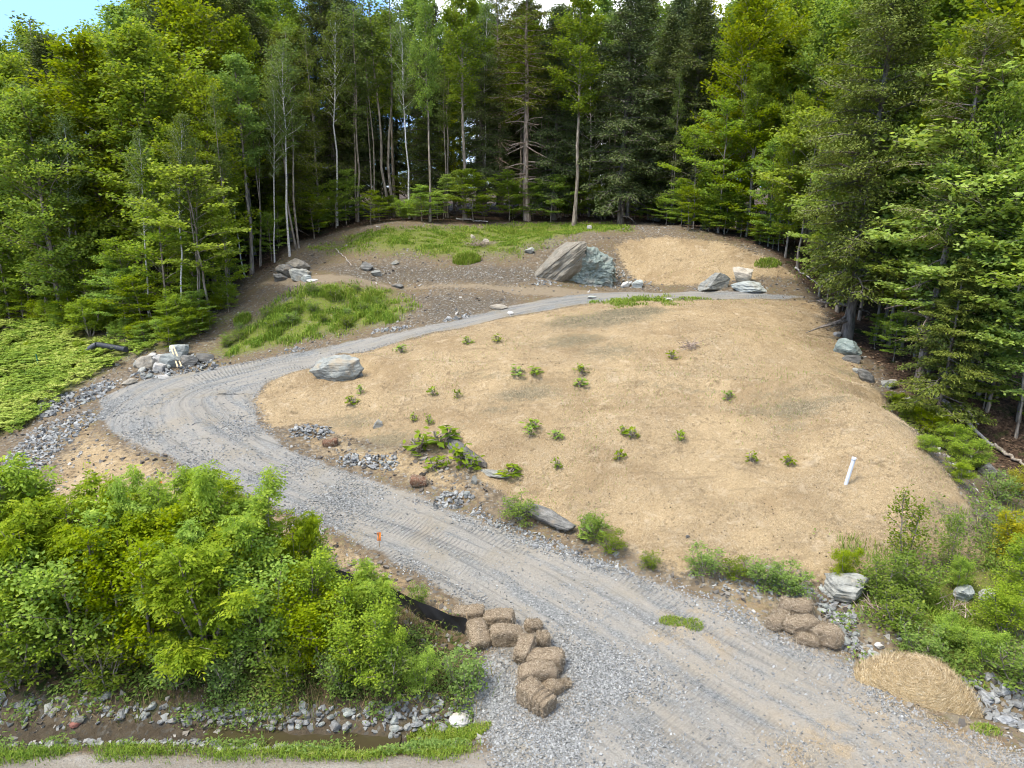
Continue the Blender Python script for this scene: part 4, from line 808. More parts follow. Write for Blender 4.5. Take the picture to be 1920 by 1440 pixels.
stones([(-20,1300),(210,1298),(200,1325),(90,1335),(-20,1340)], 12, .12, .24, 'brown stained stone in the muddy upper ditch', 'stones in the muddy end of the ditch', 60, mats=(3,))
stones([(1540,1085),(1575,1095),(1600,1130),(1615,1180),(1650,1222),(1610,1232),(1575,1215),(1560,1170),(1530,1130)], 52, .12, .24, 'blue grey washed stone in the channel beside the tumbled bales', 'washed stones in the channel', 170, .05, (1, 2))
stones([(1770,1275),(1830,1262),(1930,1290),(1930,1372),(1850,1345),(1790,1320)], 36, .14, .32, 'dark slate stone in the corner heap beside the straw heap', 'slate stones in the corner heap', 130, .08, (0, 1))
stones([(1330,1100),(1400,1120),(1500,1140),(1530,1100),(1440,1085),(1360,1085)], 22, .08, .2, 'grey stone scattered along the weedy slope foot', 'stones along the weedy slope foot', 150)
stones([(70,752),(130,738),(205,712),(230,716),(190,745),(120,775),(70,790)], 14, .18, .36, 'sharp grey stone at the top of the washout below the ferns', 'stones at the top of the washout', 330, .1)
stones([(20,850),(70,800),(170,770),(185,785),(130,830),(60,900),(-20,960),(-60,930)], 12, .14, .3, 'light stone in the washout running down to the thicket', 'stones in the washout', 900, .03, (2, 3))
stones([(540,808),(570,798),(620,800),(628,815),(590,824),(545,822)], 8, .14, .26, 'grey stone in the small heap beside the small brown bale', 'stones in the heap beside the small brown bale', 130, .14)
stones([(622,862),(660,852),(740,854),(750,868),(735,885),(690,878),(640,876)], 10, .14, .26, 'blue grey stone in the wide heap at the drive edge', 'stones in the wide heap at the drive edge', 150, .14)
stones([(800,938),(840,922),(885,925),(892,940),(860,952),(820,950)], 8, .13, .24, 'grey stone in the heap just below the reddish bale', 'stones in the heap below the reddish bale', 110, .12)
stones([(890,950),(920,965),(1010,1000),(1110,1045),(1190,1075),(1180,1085),(1080,1048),(980,1012),(880,965)], 12, .08, .18, 'small stone edging the drive below the lower ledge', 'stones edging the drive', 420)
stones([(695,626),(760,618),(770,612),(700,618)], 3, .15, .3, 'pale broken slate at the upper drive edge below the green mound', 'slates below the green mound', 60)
stones([(830,604),(880,594),(884,588),(835,597)], 3, .15, .3, 'white broken slate at the upper drive edge below the scree', 'slates below the scree', 50)
stones([(530,664),(570,658),(572,652),(535,656)], 3, .15, .3, 'bluish slate at the outer drive edge beyond the bend', 'slates beyond the bend', 40)
stones([(235,712),(262,685),(310,668),(365,668),(420,682),(395,694),(330,702),(270,716)], 14, .18, .4, 'tan broken stone scattered over the bend heap', 'broken stones over the bend heap', 200, .18, (3, 2))
stones([(885,1270),(930,1225),(990,1240),(1010,1330),(930,1345),(895,1320)], 3, .08, .13, 'light stone in the coarse gravel below the hay bales', 'stones in the coarse gravel', 420)
stones([(1000,520),(1060,534),(1180,540),(1230,532),(1150,500),(1140,530),(1060,538),(1000,536)], 10, .12, .3, 'broken stone at the foot of the teal rock face', 'stones below the teal rock face', 160, .1, (2, 3))
tag(link('red_stone', SV[0][2].copy(), None, tuple(P(142, 1360)+np.array([0, 0, .03])), (0, 0, .4), (.26, .22, .25)), 'single dull red stone on the road side of the ditch', 'stone').data.materials[0] = RED
# small rubble: one mass
g = np.random.default_rng(9); OCT = np.array([[1, 0, 0], [0, 1, 0], [-1, 0, 0], [0, -1, 0], [0, 0, 1], [0, 0, -1.]]); OF = np.array([[0, 1, 4], [1, 2, 4], [2, 3, 4], [3, 0, 4], [1, 0, 5], [2, 1, 5], [3, 2, 5], [0, 3, 5]])
CUB = np.array([[x, y, z] for z in (-1, 1) for x, y in ((-1, -1), (1, -1), (1, 1), (-1, 1))])*.62; CF = np.array([[0, 3, 2, 1], [4, 5, 6, 7], [0, 1, 5, 4], [1, 2, 6, 5], [2, 3, 7, 6], [3, 0, 4, 7]])
def chips(name, X, Y, Z, S_, mat, label=None, flat=.55, base=CUB, bf=CF):
    n = len(X); a = g.uniform(0, 6.28, n); V = base[None]*g.uniform(.6, 1.25, (n, 1, 3))*np.array([1, .8, flat])+g.normal(0, .16, (n, len(base), 3)); ca, sa = np.cos(a)[:, None], np.sin(a)[:, None]
    tx, ty = g.normal(0, .35, n)[:, None], g.normal(0, .35, n)[:, None]
    V[..., 2] = V[..., 2]+tx*V[..., 0]+ty*V[..., 1]; x, y = V[..., 0]*ca-V[..., 1]*sa, V[..., 0]*sa+V[..., 1]*ca
    W = np.stack([x*S_[:, None]+X[:, None], y*S_[:, None]+Y[:, None], V[..., 2]*S_[:, None]+Z[:, None]], -1).reshape(-1, 3)
    Fc = (bf[None]+np.arange(n)[:, None, None]*len(base)).reshape(-1, bf.shape[1])
    o = link(name, mesh_np(name, W, Fc, mat, {'tint': np.repeat(g.random(n), len(base))})); return tag(o, label, None, None, 'stuff')
def tint_material(name, *st, rough=.9, trans=0.):
    b = NB(name); c = b.ramp(b.attr('tint'), *st); d = b.pbr(c, rough, None, .15)
    return b.end(b.n('MixShader', {0: trans, 1: d, 2: b.n('BsdfTranslucent', {0: c})}) if trans else d)
CHIP = tint_material('stone_chips', (0., kc(.22, .217, .20)), (.4, kc(.36, .358, .335)), (.85, kc(.48, .475, .44)), (1., kc(.58, .575, .53)))
SCREE = tint_material('scree_chips', (0., kc(.12, .10, .08)), (.5, kc(.30, .26, .21)), (.85, kc(.42, .39, .33)), (1., kc(.72, .68, .6)))
R4 = np.array(RUB); chips('rubble', R4[:, 0], R4[:, 1], R4[:, 2], R4[:, 3]*.55, CHIP)
def scatter(n, wfun, xr=(-24, 24), yr=(9.2, 62), pw=1.6):
    X = []; Y = []
    while len(X) < n:
        y = yr[0]*(yr[1]/yr[0])**g.random(n*2)**pw; x = g.uniform(-1, 1, n*2)*(.76*y+2.4); k = (x > xr[0]) & (x < xr[1]); x, y = x[k], y[k]
        w = wfun(x, y); k = g.random(len(x)) < w; X += x[k].tolist(); Y += y[k].tolist()
    return np.array(X[:n]), np.array(Y[:n])
GP = [P0(a, b) for a, b in ((960,1290),(1000,1360),(1080,1330),(1110,1260),(930,1240),(420,930),(300,860),(560,990),(235,820),(290,800),(380,890),(450,800),(520,870),(640,935),(250,760))]
def coarse(x, y): return np.clip(sum(np.exp(-((x-a)**2+(y-b)**2)/1.1) for a, b in GP), 0, 1)
x, y = scatter(34000, lambda x, y: samp(M_drive, x, y)*np.clip(.04+.4*(np.abs(samp(sd_drive, x, y)) < .35)+.8*coarse(x, y), 0, 1)*np.clip(vn(x*1.1, y*1.1, 8)*1.6-.2, .05, 1), yr=(9.5, 34), pw=1.3)
chips('loose_gravel', x, y, gz(x, y)+.004, g.uniform(.012, .034, len(x))*(1+y*.012), CHIP)
x, y = scatter(9000, lambda x, y: ((samp(M_drive, x, y) < .3) & (samp(M_straw, x, y) < .4) & (samp(M_forest, x, y) < .5) & (samp(M_road, x, y) < .3) & (samp(M_grass, x, y) < .6))*np.clip(vn(x*.5, y*.5, 4)*1.4-.2, .03, 1), yr=(11, 56), pw=.9)
chips('scree_stones', x, y, gz(x, y), .02+.11*g.random(len(x))**4, SCREE)
# ------------------------------------------------------------------ blades, straw, leaves: masses nobody could count
def blades(name, X, Y, Z, h, w, lean, mat, parent=None, kind='stuff', curved=True):
    n = len(X); a = g.uniform(0, 6.28, n); d = np.stack([np.cos(a), np.sin(a), np.zeros(n)], -1); s = np.stack([-d[:, 1], d[:, 0], np.zeros(n)], -1)
    b = np.stack([X, Y, Z], -1); hh = h[:, None]; ww = w[:, None]; l = lean[:, None]
    m = b+up*hh*.6+d*hh*l*.3; t = b+up*hh*np.maximum(.15, 1-l*.35)+d*hh*l
    V = np.stack([b-s*ww*.5, b+s*ww*.5, m+s*ww*.4, t, m-s*ww*.4], 1).reshape(-1, 3); i = np.arange(n)*5
    tq = np.clip(.5+.3*fbm(X*.9, Y*.9, 6)+g.normal(0, .2, n), 0, 1)
    return name, V, [np.stack([i, i+1, i+2, i+4], -1), np.stack([i+4, i+2, i+3], -1)], mat, {'tint': np.repeat(tq, 5)}
GRASS = tint_material('grass_blades', (0., (.075, .135, .015)), (.45, (.155, .24, .022)), (.8, (.26, .30, .04)), (1., (.40, .35, .14)), rough=.6, trans=.3)
STRAWM = tint_material('straw_blades', (0., kc(.38, .27, .15)), (.4, kc(.62, .47, .28)), (.8, kc(.80, .64, .41)), (1., kc(.95, .80, .56)))
LIT = tint_material('dead_leaves', (0., (.035, .022, .015)), (.5, (.10, .06, .035)), (.85, (.19, .12, .07)), (1., (.28, .20, .13)))
x, y = scatter(52000, lambda x, y: np.clip(samp(M_grass, x, y)*1.3-.45, 0, 1)*np.clip(vn(x*1.6, y*1.6, 14)*3.-1.0, .02, 1)*(x > -14.5+0*y)*np.where((x > 5) & (y < 26), .4, 1), pw=1.0)
tag(link('grass', mesh_np(*blades('grass', x, y, gz(x, y), (.08+.30*vn(x*.8, y*.8, 3)*g.random(len(x)))*np.where(y < 14, .55, np.where((y < 41) & (x < 0), 1.8, .9)), (.008+.0007*y)*.95, g.uniform(.2, .9, len(x)), GRASS))), kind='stuff')
x, y = scatter(9000, lambda x, y: (np.clip(1-np.abs(samp(sd_road, x, y)+.05)/.40, 0, 1)*(x < -.6)*np.clip(vn(x*1.5, y*1.5, 2)*2-.3, 0, 1)), xr=(-12, 2), yr=(9.3, 12.5))
tag(link('verge_grass', mesh_np(*blades('verge_grass', x, y, gz(x, y), g.uniform(.05, .17, len(x)), np.full(len(x), .011), g.uniform(.2, 1., len(x)), GRASS))), kind='stuff')
x, y = scatter(14000, lambda x, y: np.clip(samp(M_bank, x, y)*1.2-.2, 0, 1)*np.clip(vn(x*1.1, y*1.1, 24)*2-.4, .03, 1), xr=(-14, 1), yr=(10.5, 20))
bt = mesh_np(*blades('bank_grass', x, y, gz(x, y), g.uniform(.10, .42, len(x)), np.full(len(x), .012), g.uniform(.3, 1.1, len(x)), tint_material('bank_blades', (0., (.05, .085, .012)), (.4, (.10, .14, .02)), (.6, (.21, .15, .07)), (1., (.33, .24, .13)), trans=.25))); tag(link('bank_grass', bt), kind='stuff')
x, y = scatter(120000, lambda x, y: np.clip(np.maximum(samp(M_straw, x, y), samp(spill, x, y)*.6)*1.2-.2, 0, 1)*np.clip(vn(x*.9, y*.9, 34)*1.6-.1, .15, 1), yr=(10, 52), pw=1.2)
tag(link('loose_straw', mesh_np(*blades('loose_straw', x, y, gz(x, y)+.004, g.uniform(.02, .07, len(x))+.0008*y, (.0026+.00022*y), g.uniform(1.2, 2.6, len(x)), STRAWM))), kind='stuff')
x, y = scatter(16000, lambda x, y: np.clip(samp(M_forest, x, y), 0, 1), xr=(-45, 45), yr=(20, 70), pw=.8); n = len(x)
V, Fc, t = leaf_mesh(np.stack([x, y, gz(x, y)+.02], -1), g.normal(0, 1, (n, 3))*np.array([1, 1, .2]), nrm(up+g.normal(0, .35, (n, 3))), g.uniform(.09, .2, n), g.uniform(.06, .12, n), g.random(n))
tag(link('fallen_leaves', mesh_np('fallen_leaves', V, Fc, LIT, {'tint': t})), kind='stuff')
FERNM = tint_material('fern_fronds', (0., (.11, .18, .02)), (.5, (.23, .31, .035)), (1., (.42, .45, .10)), rough=.6, trans=.35)
# ferns below the wood
FERNP = poly([(-160,612),(-50,612),(60,606),(140,612),(220,632),(300,655),(262,670),(205,695),(160,718),(130,745),(75,790),(40,812),(-60,840),(-160,890)])
q = inpoly(FERNP, 3000, g); q = np.concatenate([q, q+g.normal(0, .5, q.shape)*(g.random((len(q), 1)) < .5)]); e_ = sdist(q[:, 0], q[:, 1], FERNP); cv = np.array([P0(a, b) for a, b in ((238,668),(210,668),(186,670),(165,676),(200,676),(225,676))]); q_k = np.min(np.hypot(q[:, 0, None]-cv[None, :, 0], q[:, 1, None]-cv[None, :, 1]), 1) > .5; q, e_ = q[q_k], e_[q_k]; q = q[(vn(q[:, 0]*.8, q[:, 1]*.8, 70) > .25) & (g.random(len(q)) < .06+e_*.45)]; n = len(q); nf = 6; npair = 7
ca = np.repeat(q, nf, 0); fa = g.uniform(0, 6.28, n*nf); fl = np.repeat(g.uniform(.28, .62, n)*(.6+.8*vn(q[:, 0]*.6, q[:, 1]*.6, 71)), nf)*g.uniform(.8, 1.15, n*nf); bz = gz(ca[:, 0], ca[:, 1])+np.repeat(g.uniform(0, .15, n)+.35*np.clip(vn(q[:, 0]*.75, q[:, 1]*.75, 90)-.35, 0, 1)*np.clip(sdist(q[:, 0], q[:, 1], FERNP), 0, 1), nf)
d = np.stack([np.cos(fa), np.sin(fa), np.zeros(n*nf)], -1); sd_ = np.stack([-d[:, 1], d[:, 0], np.zeros(n*nf)], -1); tf = np.repeat(np.clip(.58+.55*fbm(q[:, 0]*.55, q[:, 1]*.55, 3)+g.normal(0, .2, n), 0, 1), nf)
cs = []; as_ = []; ns = []; ls = []; ts = []
for j in range(npair):
    s = (j+.6)/npair
    for sg in (-1, 1):
        w = fl*.30*math.sin(math.pi*(.18+.80*s)); pz = np.stack([ca[:, 0], ca[:, 1], bz], -1)+d*(fl*s*.85)[:, None]+up*(fl*(1.5*s-1.05*s*s))[:, None]+sd_*(sg*w*.5)[:, None]
        cs.append(pz); as_.append(nrm(sd_*sg+d*.35-up*.1)); ns.append(nrm(up+d*(s-.4)+g.normal(0, .6, d.shape))); ls.append(w); ts.append(tf)
V, Fc, t = leaf_mesh(np.concatenate(cs), np.concatenate(as_), np.concatenate(ns), np.concatenate(ls), np.concatenate(ls)*.38+.02, np.concatenate(ts))
tag(link('ferns', mesh_np('ferns', V, Fc, FERNM, {'tint': t})), kind='stuff')
# low leafy ground cover
x, y = scatter(26000, lambda x, y: np.clip(np.maximum(samp(M_bank, x, y)*.55, samp(M_grass, x, y)*(x > 5)*(y < 27))*1.2-.15, 0, 1)*np.clip(vn(x*1.4, y*1.4, 44)*2.4-.9, 0, 1), xr=(-16, 20), yr=(10.8, 27)); n = len(x)
V, Fc, t = leaf_mesh(np.stack([x, y, gz(x, y)+g.uniform(.02, .30, n)], -1), g.normal(0, 1, (n, 3))*np.array([1, 1, .4]), nrm(up+g.normal(0, .5, (n, 3))), g.uniform(.05, .11, n), g.uniform(.03, .065, n), np.clip(g.normal(.45, .22, n), 0, 1))
tag(link('undergrowth', mesh_np('undergrowth', V, Fc, LM['shrub'], {'tint': t})), kind='stuff')
x, y = scatter(650, lambda x, y: np.clip(samp(M_straw, x, y)*1.5-.5, 0, 1)*np.clip(vn(x*.6, y*.6, 54)*2.6-.9+samp(bare, x, y), .03, 1), xr=(-12, 18), yr=(15, 46), pw=1.0)
chips('soil_clods', x, y, gz(x, y)+.01, g.uniform(.01, .03, len(x)), tint_material('soil_clods', (0., (.045, .032, .02)), (1., (.15, .11, .07))), None, .8)
x, y = scatter(4200, lambda x, y: np.clip(1-np.abs(samp(dd, x, y)-.5)/.45, 0, 1)*np.clip(vn(x*1.8, y*1.8, 64)*3.2-1.6, 0, 1)*(x < -.8), xr=(-12, 0), yr=(9.6, 13.5), pw=.8); n = len(x)
V, Fc, t = leaf_mesh(np.stack([x, y, gz(x, y)+g.uniform(.02, .22, n)], -1), g.normal(0, 1, (n, 3))*np.array([1, 1, .6]), nrm(up+g.normal(0, .5, (n, 3))), g.uniform(.05, .11, n), g.uniform(.02, .045, n), np.clip(g.normal(.5, .22, n), 0, 1))
tag(link('ditch_weeds', mesh_np('ditch_weeds', V, Fc, LM['shrub'], {'tint': t})), kind='stuff')
x, y = scatter(2600, lambda x, y: np.clip(samp(M_straw, x, y)*1.5-.5, 0, 1)*np.clip(vn(x*.35, y*.35, 74)*3-1.5, .01, 1), xr=(-12, 18), yr=(15, 44), pw=1.0)
tag(link('straw_sprouts', mesh_np(*blades('straw_sprouts', x, y, gz(x, y), g.uniform(.04, .13, len(x)), .004+.0004*y, g.uniform(.2, .9, len(x)), GRASS))), kind='stuff')
# tufts
def tuft(px, py, rx, ry, n, h, label, mat=GRASS):
    c = P(px, py); r = np.sqrt(g.random(n)); a = g.uniform(0, 6.28, n); X, Y = np.cos(a)*r*rx, np.sin(a)*r*ry
    o = link('grass_tuft', mesh_np(*blades('grass_tuft', X, Y, gz(X+c[0], Y+c[1])-c[2], h*g.uniform(.4, 1.1, n)*(1.1-.6*r), np.full(n, .007+.0006*c[1]), g.uniform(.2, .9, n), mat)), None, c); return tag(o, label, 'grass tuft')
tuft(875, 488, .9, .8, 1800, .75, 'lush tall grass tuft alone on the back bank above the cut')
tuft(842, 1386, .85, .28, 2600, .22, 'bright thick grass tuft around the smooth white stone')
tuft(1262, 1165, .35, .2, 500, .13, 'yellowish grass tuft growing in the middle of the drive')
tuft(1300, 1172, .25, .25, 350, .12, 'second yellowish grass tuft in the drive, beside straw scraps')
tuft(1690, 1362-12, .3, .2, 300, .12, 'sparse grass tuft between straw heap and road corner') if False else tuft(1848, 1368, .3, .2, 300, .14, 'grass tuft in the straw scraps below the corner stones')
tuft(1440, 494, .8, .5, 600, .45, 'green grass tuft at the dark rim of the straw mound')
tuft(965, 436, 1.4, 1.0, 1500, .4, 'soft grass tuft on the grassy rim before the thick pine')
tuft(455, 603, .5, .5, 500, .7, 'dark tall grass tuft at the lower end of the green mound')
tuft(700, 560, .7, .7, 900, .7, 'dark green tall grass tuft on the green mound, toward the scree')
tuft(620, 550, .8, .6, 900, .6, 'tall grass tuft on the crest of the green mound')
# weeds sprouting in the straw
proto('weed', BARK, 'beech', .30, 4, r0=.006, cb=.1, R=.22, nl=12, nsub=1, nleaf=46, L=.15, W=.062, shape='wide', e0=5, e1=62, curve=-.1, spread=.03, planar=.9, stems=5, ss=.3, droop=.2, jit=.5, wob=.02)
NAMES['weed'] = 'weed'; CATS['weed'] = 'weed'
for i, (px, py, h, w) in enumerate([(752,661,15,1.5),(877,645,10,1.4),(932,641,12,1.2),(1000,803,20,1.5),(994,818,9,1.),(1045,878,20,.9),(1043,823,10,1.2),(1185,821,10,1.3),(1275,827,9,1.),(1410,866,20,1.),(1478,872,18,1.),(812,742,8,1),(858,747,12,.8),
     (805,795,14,.8),(776,790,14,.7),(1088,725,8,1.3),(1365,750,16,1.),(970,704,6,1.6),(1003,702,6,1.5),(1260,673,8,1),(676,738,15,.8),(660,758,8,1.5),(1168,815,8,.8),(1380,1018-850+0,8,1) if False else (1160,862,7,1),(1090,700,5,1.4)]):
    T('weed', px, py, py-h*(.32+.42*((px*7+py*3) % 10)/10), 'small green weed sprouting from the straw slope', group='weeds on the straw slope', wide=w)
for px, py, h, w, lb in ((785,848,30,1.3,'leafy green weed beside the upper ledge, standing apart'),(828,838,34,1.5,'broad weed patch against the end of the upper ledge'),(815,880,20,1.3,'low weed under the upper ledge'),(860,872,30,1.1,'upright weed in front of the upper ledge'),
     (882,880,24,1.3,'weed at the lower corner of the upper ledge'),(958,892,16,2.2,'wide flat weed past the end of the upper ledge'),(1100,1005,28,1.3,'weed overhanging the hollow of the lower ledge')):
    T('weed', px, py, py-h, lb, wide=w)
# ------------------------------------------------------------------ hay
def hay_material(name, c0, c1, c2, c3):
    b = NB(name); p = b.obj(); w = b.n('VectorMath', {0: p, 1: b.n('VectorMath', {0: b.noise(p, 7., 2., col=True), 1: (.12,)*3}, operation='MULTIPLY')}, operation='ADD')
    n = b.noise(b.n('VectorMath', {0: w, 1: (9., 60., 75.)}, operation='MULTIPLY'), 1., 4.); n2 = b.noise(b.n('VectorMath', {0: w, 1: (80., 22., 60.)}, operation='MULTIPLY'), 1., 3.); f = b.ma('ADD', b.ma('MULTIPLY', n, .55), b.ma('MULTIPLY', n2, .45))
    c = b.ramp(f, (.38, c0), (.47, c1), (.55, c2), (.64, c3)); c = b.mix(b.ma('MULTIPLY', b.sstep(b.noise(p, 3., 3.), .48, .64), .5), c, c1)
    return b.end(b.pbr(c, .95, b.bump(f, 1., .05), .05))
HAY = hay_material('hay_brown', kc(.16, .115, .07), kc(.36, .27, .175), kc(.54, .42, .28), kc(.80, .66, .47)); HAYR = hay_material('hay_reddish', kc(.14, .065, .04), kc(.32, .16, .095), kc(.44, .24, .15), kc(.55, .34, .22)); HAYG = hay_material('hay_golden', kc(.40, .27, .12), kc(.66, .48, .24), kc(.82, .63, .35), kc(.95, .78, .50))
HAYF = tint_material('hay_fibres', (0., kc(.20, .14, .08)), (.5, kc(.50, .385, .25)), (1., kc(.95, .80, .58)))
def fibres(V, n, ln, wd, lift=.25):
    """thin stalks lying on and sticking out of a surface given by its points"""
    k = g.integers(0, len(V), n); c = V[k]+g.normal(0, .01, (n, 3)); out = nrm(V[k]-V.mean(0)); a = nrm(g.normal(0, 1, (n, 3))+out*lift); a = nrm(a-out*(np.sum(a*out, 1)*(1-lift))[:, None]); s = nrm(np.cross(a, g.normal(0, 1, (n, 3))))
    l = g.uniform(.4, 1.2, n)[:, None]*ln; W = np.stack([c-s*wd, c+s*wd, c+a*l], 1).reshape(-1, 3); return W, np.arange(n*3).reshape(-1, 3), np.repeat(g.random(n), 3)
def bale(px, py, L, W, Hh, yaw, label, group=None, tilt=(0, 0), ribs=0, mat=HAY, fib=HAYF, soft=.35, seed=0, lift=0., name='hay_bale', nf=1800):
    V, _ = ico(5); Fc = ico(5)[1]; q = 6.5 if soft < .4 else 3.4; V = np.sign(V)*np.abs(V)/((np.abs(V)**q).sum(1)**(1/q))[:, None]
    L, W, Hh = L*.92, W*.9, Hh*.95
    V = V*np.array([L, W, Hh])*.5; nn = vn3(V+seed*3.1, 3.2, seed)*(.06 if soft < .4 else .15)*min(L, W)+vn3(V+seed, 12., seed+3)*.07*Hh+vn3(V+seed, 30., seed+4)*.035*Hh; V += nrm(V)*nn[:, None]
    V[:, 2] -= .10*Hh*np.cos(V[:, 0]/L*5+seed)*(V[:, 2] > 0)
    if ribs: V *= (1+.085*np.sign(np.sin(V[:, 0]/L*2*math.pi*ribs))*np.abs(np.sin(V[:, 0]/L*2*math.pi*ribs))**.5)[:, None]
    p = P(px, py); o = tag(link(name, mesh_np(name, V, Fc, mat, None, True), None, (p[0], p[1], p[2]+Hh*.42+lift), (tilt[0], tilt[1], yaw)), label, 'hay bale', group)
    FV, FF, ft = fibres(V, nf, .085, .0042, .3); link('stalks', mesh_np('stalks', FV, FF, fib, {'tint': ft}), o); return o
bale(880, 1158, .80, .46, .30, -.02, 'flat brown hay bale at the fence end, farthest up the curved row', seed=1)
bale(936, 1170, .80, .46, .36, -.12, 'brown hay bale lying behind the bale with the dark front', seed=2)
bale(897, 1202, .50, .78, .34, .30, 'hay bale sloping down beside the end of the black fence', seed=3, tilt=(.35, 0), lift=.05)
bale(950, 1202, .82, .46, .40, .13, 'brown hay bale with a dark shaded front in the curved row', seed=4)
bale(1000, 1182, .42, .36, .30, .4, 'pale broken piece of hay behind the upright bale', seed=5, soft=.5)
bale(1018, 1208, .32, .40, .36, .2, 'pale rounded hay lump at the drive side of the row', seed=6, soft=.5)
bale(985, 1232, .40, .72, .42, -.35, 'narrow hay bale leaning end on in the bend of the row', seed=7, tilt=(.3, 0), lift=.06)
bale(1022, 1250, .88, .52, .42, -.22, 'big brown hay bale in the middle of the lower row', seed=8)
bale(1008, 1278, .88, .48, .44, .10, 'rounded hay bale in front of the big one in the lower row', seed=9)
bale(1036, 1298, .52, .38, .26, .5, 'torn pale hay clump poking out beside the ribbed bale', seed=10, soft=.5)
bale(1060, 1286, .24, .2, .16, .2, 'small loose hay scrap at the tip of the torn clump', seed=18, soft=.5)
bale(1005, 1322, .80, .52, .44, -.75, 'ribbed hay bale split into flakes at the low end of the row', seed=11, ribs=7)
bale(1490, 1152, .82, .52, .48, .05, 'rounded tan hay bale at the back of the tumbled group', seed=12, soft=.5)
bale(1455, 1176, .50, .40, .34, .5, 'small rolled hay piece at the drive end of the tumbled group', seed=13, soft=.5)
bale(1500, 1184, .86, .46, .44, -.25, 'sagging hay bale in the middle of the tumbled group', seed=14, soft=.5)
bale(1548, 1204, .72, .52, .46, -.7, 'dark ended hay bale beside the washed stones', seed=15, soft=.5)
bale(1512, 1206, .56, .32, .22, -.4, 'loose hay clump spilling in front of the tumbled group', seed=16, soft=.5)
bale(1462, 1160, .40, .34, .30, .2, 'soft hay lump wedged behind the small rolled piece', seed=19, soft=.5)
bale(785, 909, .62, .52, .34, .1, 'reddish brown round hay bale alone at the drive edge', seed=17, mat=HAYR, soft=.45)
bale(620, 835, .62, .36, .28, .1, 'small brown hay bale beside the smallest stone heap', seed=20, mat=HAYR, soft=.45)
BQ = [P(a, b) for a, b in ((880,1160),(940,1178),(900,1215),(955,1212),(1015,1205),(985,1245),(1030,1262),(1010,1290),(1045,1302),(1010,1335),(1495,1165),(1460,1182),(1505,1195),(1555,1212),(1515,1212),(785,915),(620,840))]
bx = np.concatenate([q[0]+g.normal(0, .30, 260) for q in BQ]); by = np.concatenate([q[1]-.05+g.normal(0, .26, 260) for q in BQ])
tag(link('hay_scraps', mesh_np(*blades('hay_scraps', bx, by, gz(bx, by)+.004, g.uniform(.03, .07, len(bx)), np.full(len(bx), .006), g.uniform(1.2, 2.6, len(bx)), HAYF))), kind='stuff')
# golden heap of loose straw
def heap():
    c = P(1715, 1290); nx_, ny_ = 60, 44; u, v = np.meshgrid(np.linspace(-1, 1, nx_), np.linspace(-1, 1, ny_)); x, y = u*1.22, v*.76; ca, sa = math.cos(-.38), math.sin(-.38); x, y = x*ca-y*sa, x*sa+y*ca
    th = np.arctan2(v, u); r = np.clip(1-(u**2+v**2)*(1+.28*np.sin(th*3+1)+.16*np.sin(th*5)+.3*fbm(u*2.5, v*2.5, 8)), 0, 1)*np.clip((1-np.abs(u))*5, 0, 1)*np.clip((1-np.abs(v))*5, 0, 1); z = .92*r**.8*(.75+.3*u)+.10*fbm(x*2.2, y*2.2, 4)*(r > 0)*r**.5+.05*fbm(x*6, y*6, 5)*r**.5; z = np.maximum(z, 0)-.04*(r <= 0)
    V = np.stack([x, y, z+gz(x+c[0], y+c[1])-c[2]-.02*(r <= 0)], -1).reshape(-1, 3); i = np.arange(nx_*ny_).reshape(ny_, nx_); Fc = np.stack([i[:-1, :-1], i[:-1, 1:], i[1:, 1:], i[1:, :-1]], -1).reshape(-1, 4)
    keep = (r.reshape(-1)[Fc].max(1) > .0); o = tag(link('straw_heap', mesh_np('straw_heap', V, Fc[keep], HAYG, None, True), None, c), 'golden heap of loose straw beside the dark corner stones', 'straw heap')
    FV, FF, ft = fibres(V[r.ravel() > .01], 16000, .19, .0036, .12); link('stalks', mesh_np('stalks', FV, FF, tint_material('golden_straw', (0., (.17, .12, .06)), (.4, (.36, .265, .14)), (.8, (.50, .39, .23)), (1., (.60, .50, .33))), {'tint': ft}), o)
heap()
# ------------------------------------------------------------------ built things
def plain(name, col, rough=.6, spec=.3, var=.15, sc=8.):
    b = NB(name); n = b.noise(b.obj(), sc, 5.); c = b.mix(n, tuple(v*(1-var) for v in col), tuple(min(1, v*(1+var)) for v in col)); return b.end(b.pbr(c, rough, b.bump(n, .15, .01), spec))
PVC = plain('white_plastic', (.46, .48, .50), .35, .4, .06); BLK = plain('black_fabric', (.012, .012, .014), .45, .5, .4, 20.); WOODM = plain('stake_wood', (.30, .21, .12), .8, .2, .3, 30.); CULV = plain('black_pipe', (.03, .032, .036), .5, .4, .3)
ORNG = plain('orange_ribbon', (.85, .22, .03), .5, .3, .1); GRN = plain('green_steel', (.02, .13, .07), .5, .4, .2); LUMB = plain('cut_lumber', (.52, .38, .22), .8, .2, .15, 20.)
def tube_obj(name, pts_, rad, mat, parent=None, k=12, cap=True, loc=None, hollow=0):
    w = Wood(); pts_ = np.asarray(pts_, float); rad = np.broadcast_to(rad, len(pts_)).astype(float)
    if hollow: pts_ = np.concatenate([pts_, pts_[::-1][:max(2, len(pts_)//3)]]); rad = np.concatenate([rad, (rad[::-1]*hollow)[:len(pts_)-len(rad)]]); pts_[len(rad)-0-(len(pts_)-len(rad)):] += 0
    w.tube(pts_, rad, k); V, Fc = w.out(); Fs = [Fc]
    if cap and not hollow: Fs += [np.arange(k)[::-1][None], (len(V)-k+np.arange(k))[None]]
    return link(name, mesh_np(name, V, Fs, mat, None, False), parent, loc)
p = P(1586, 908); _, zt = at_y(1597, 857, p[1]); hgt = zt-p[2]
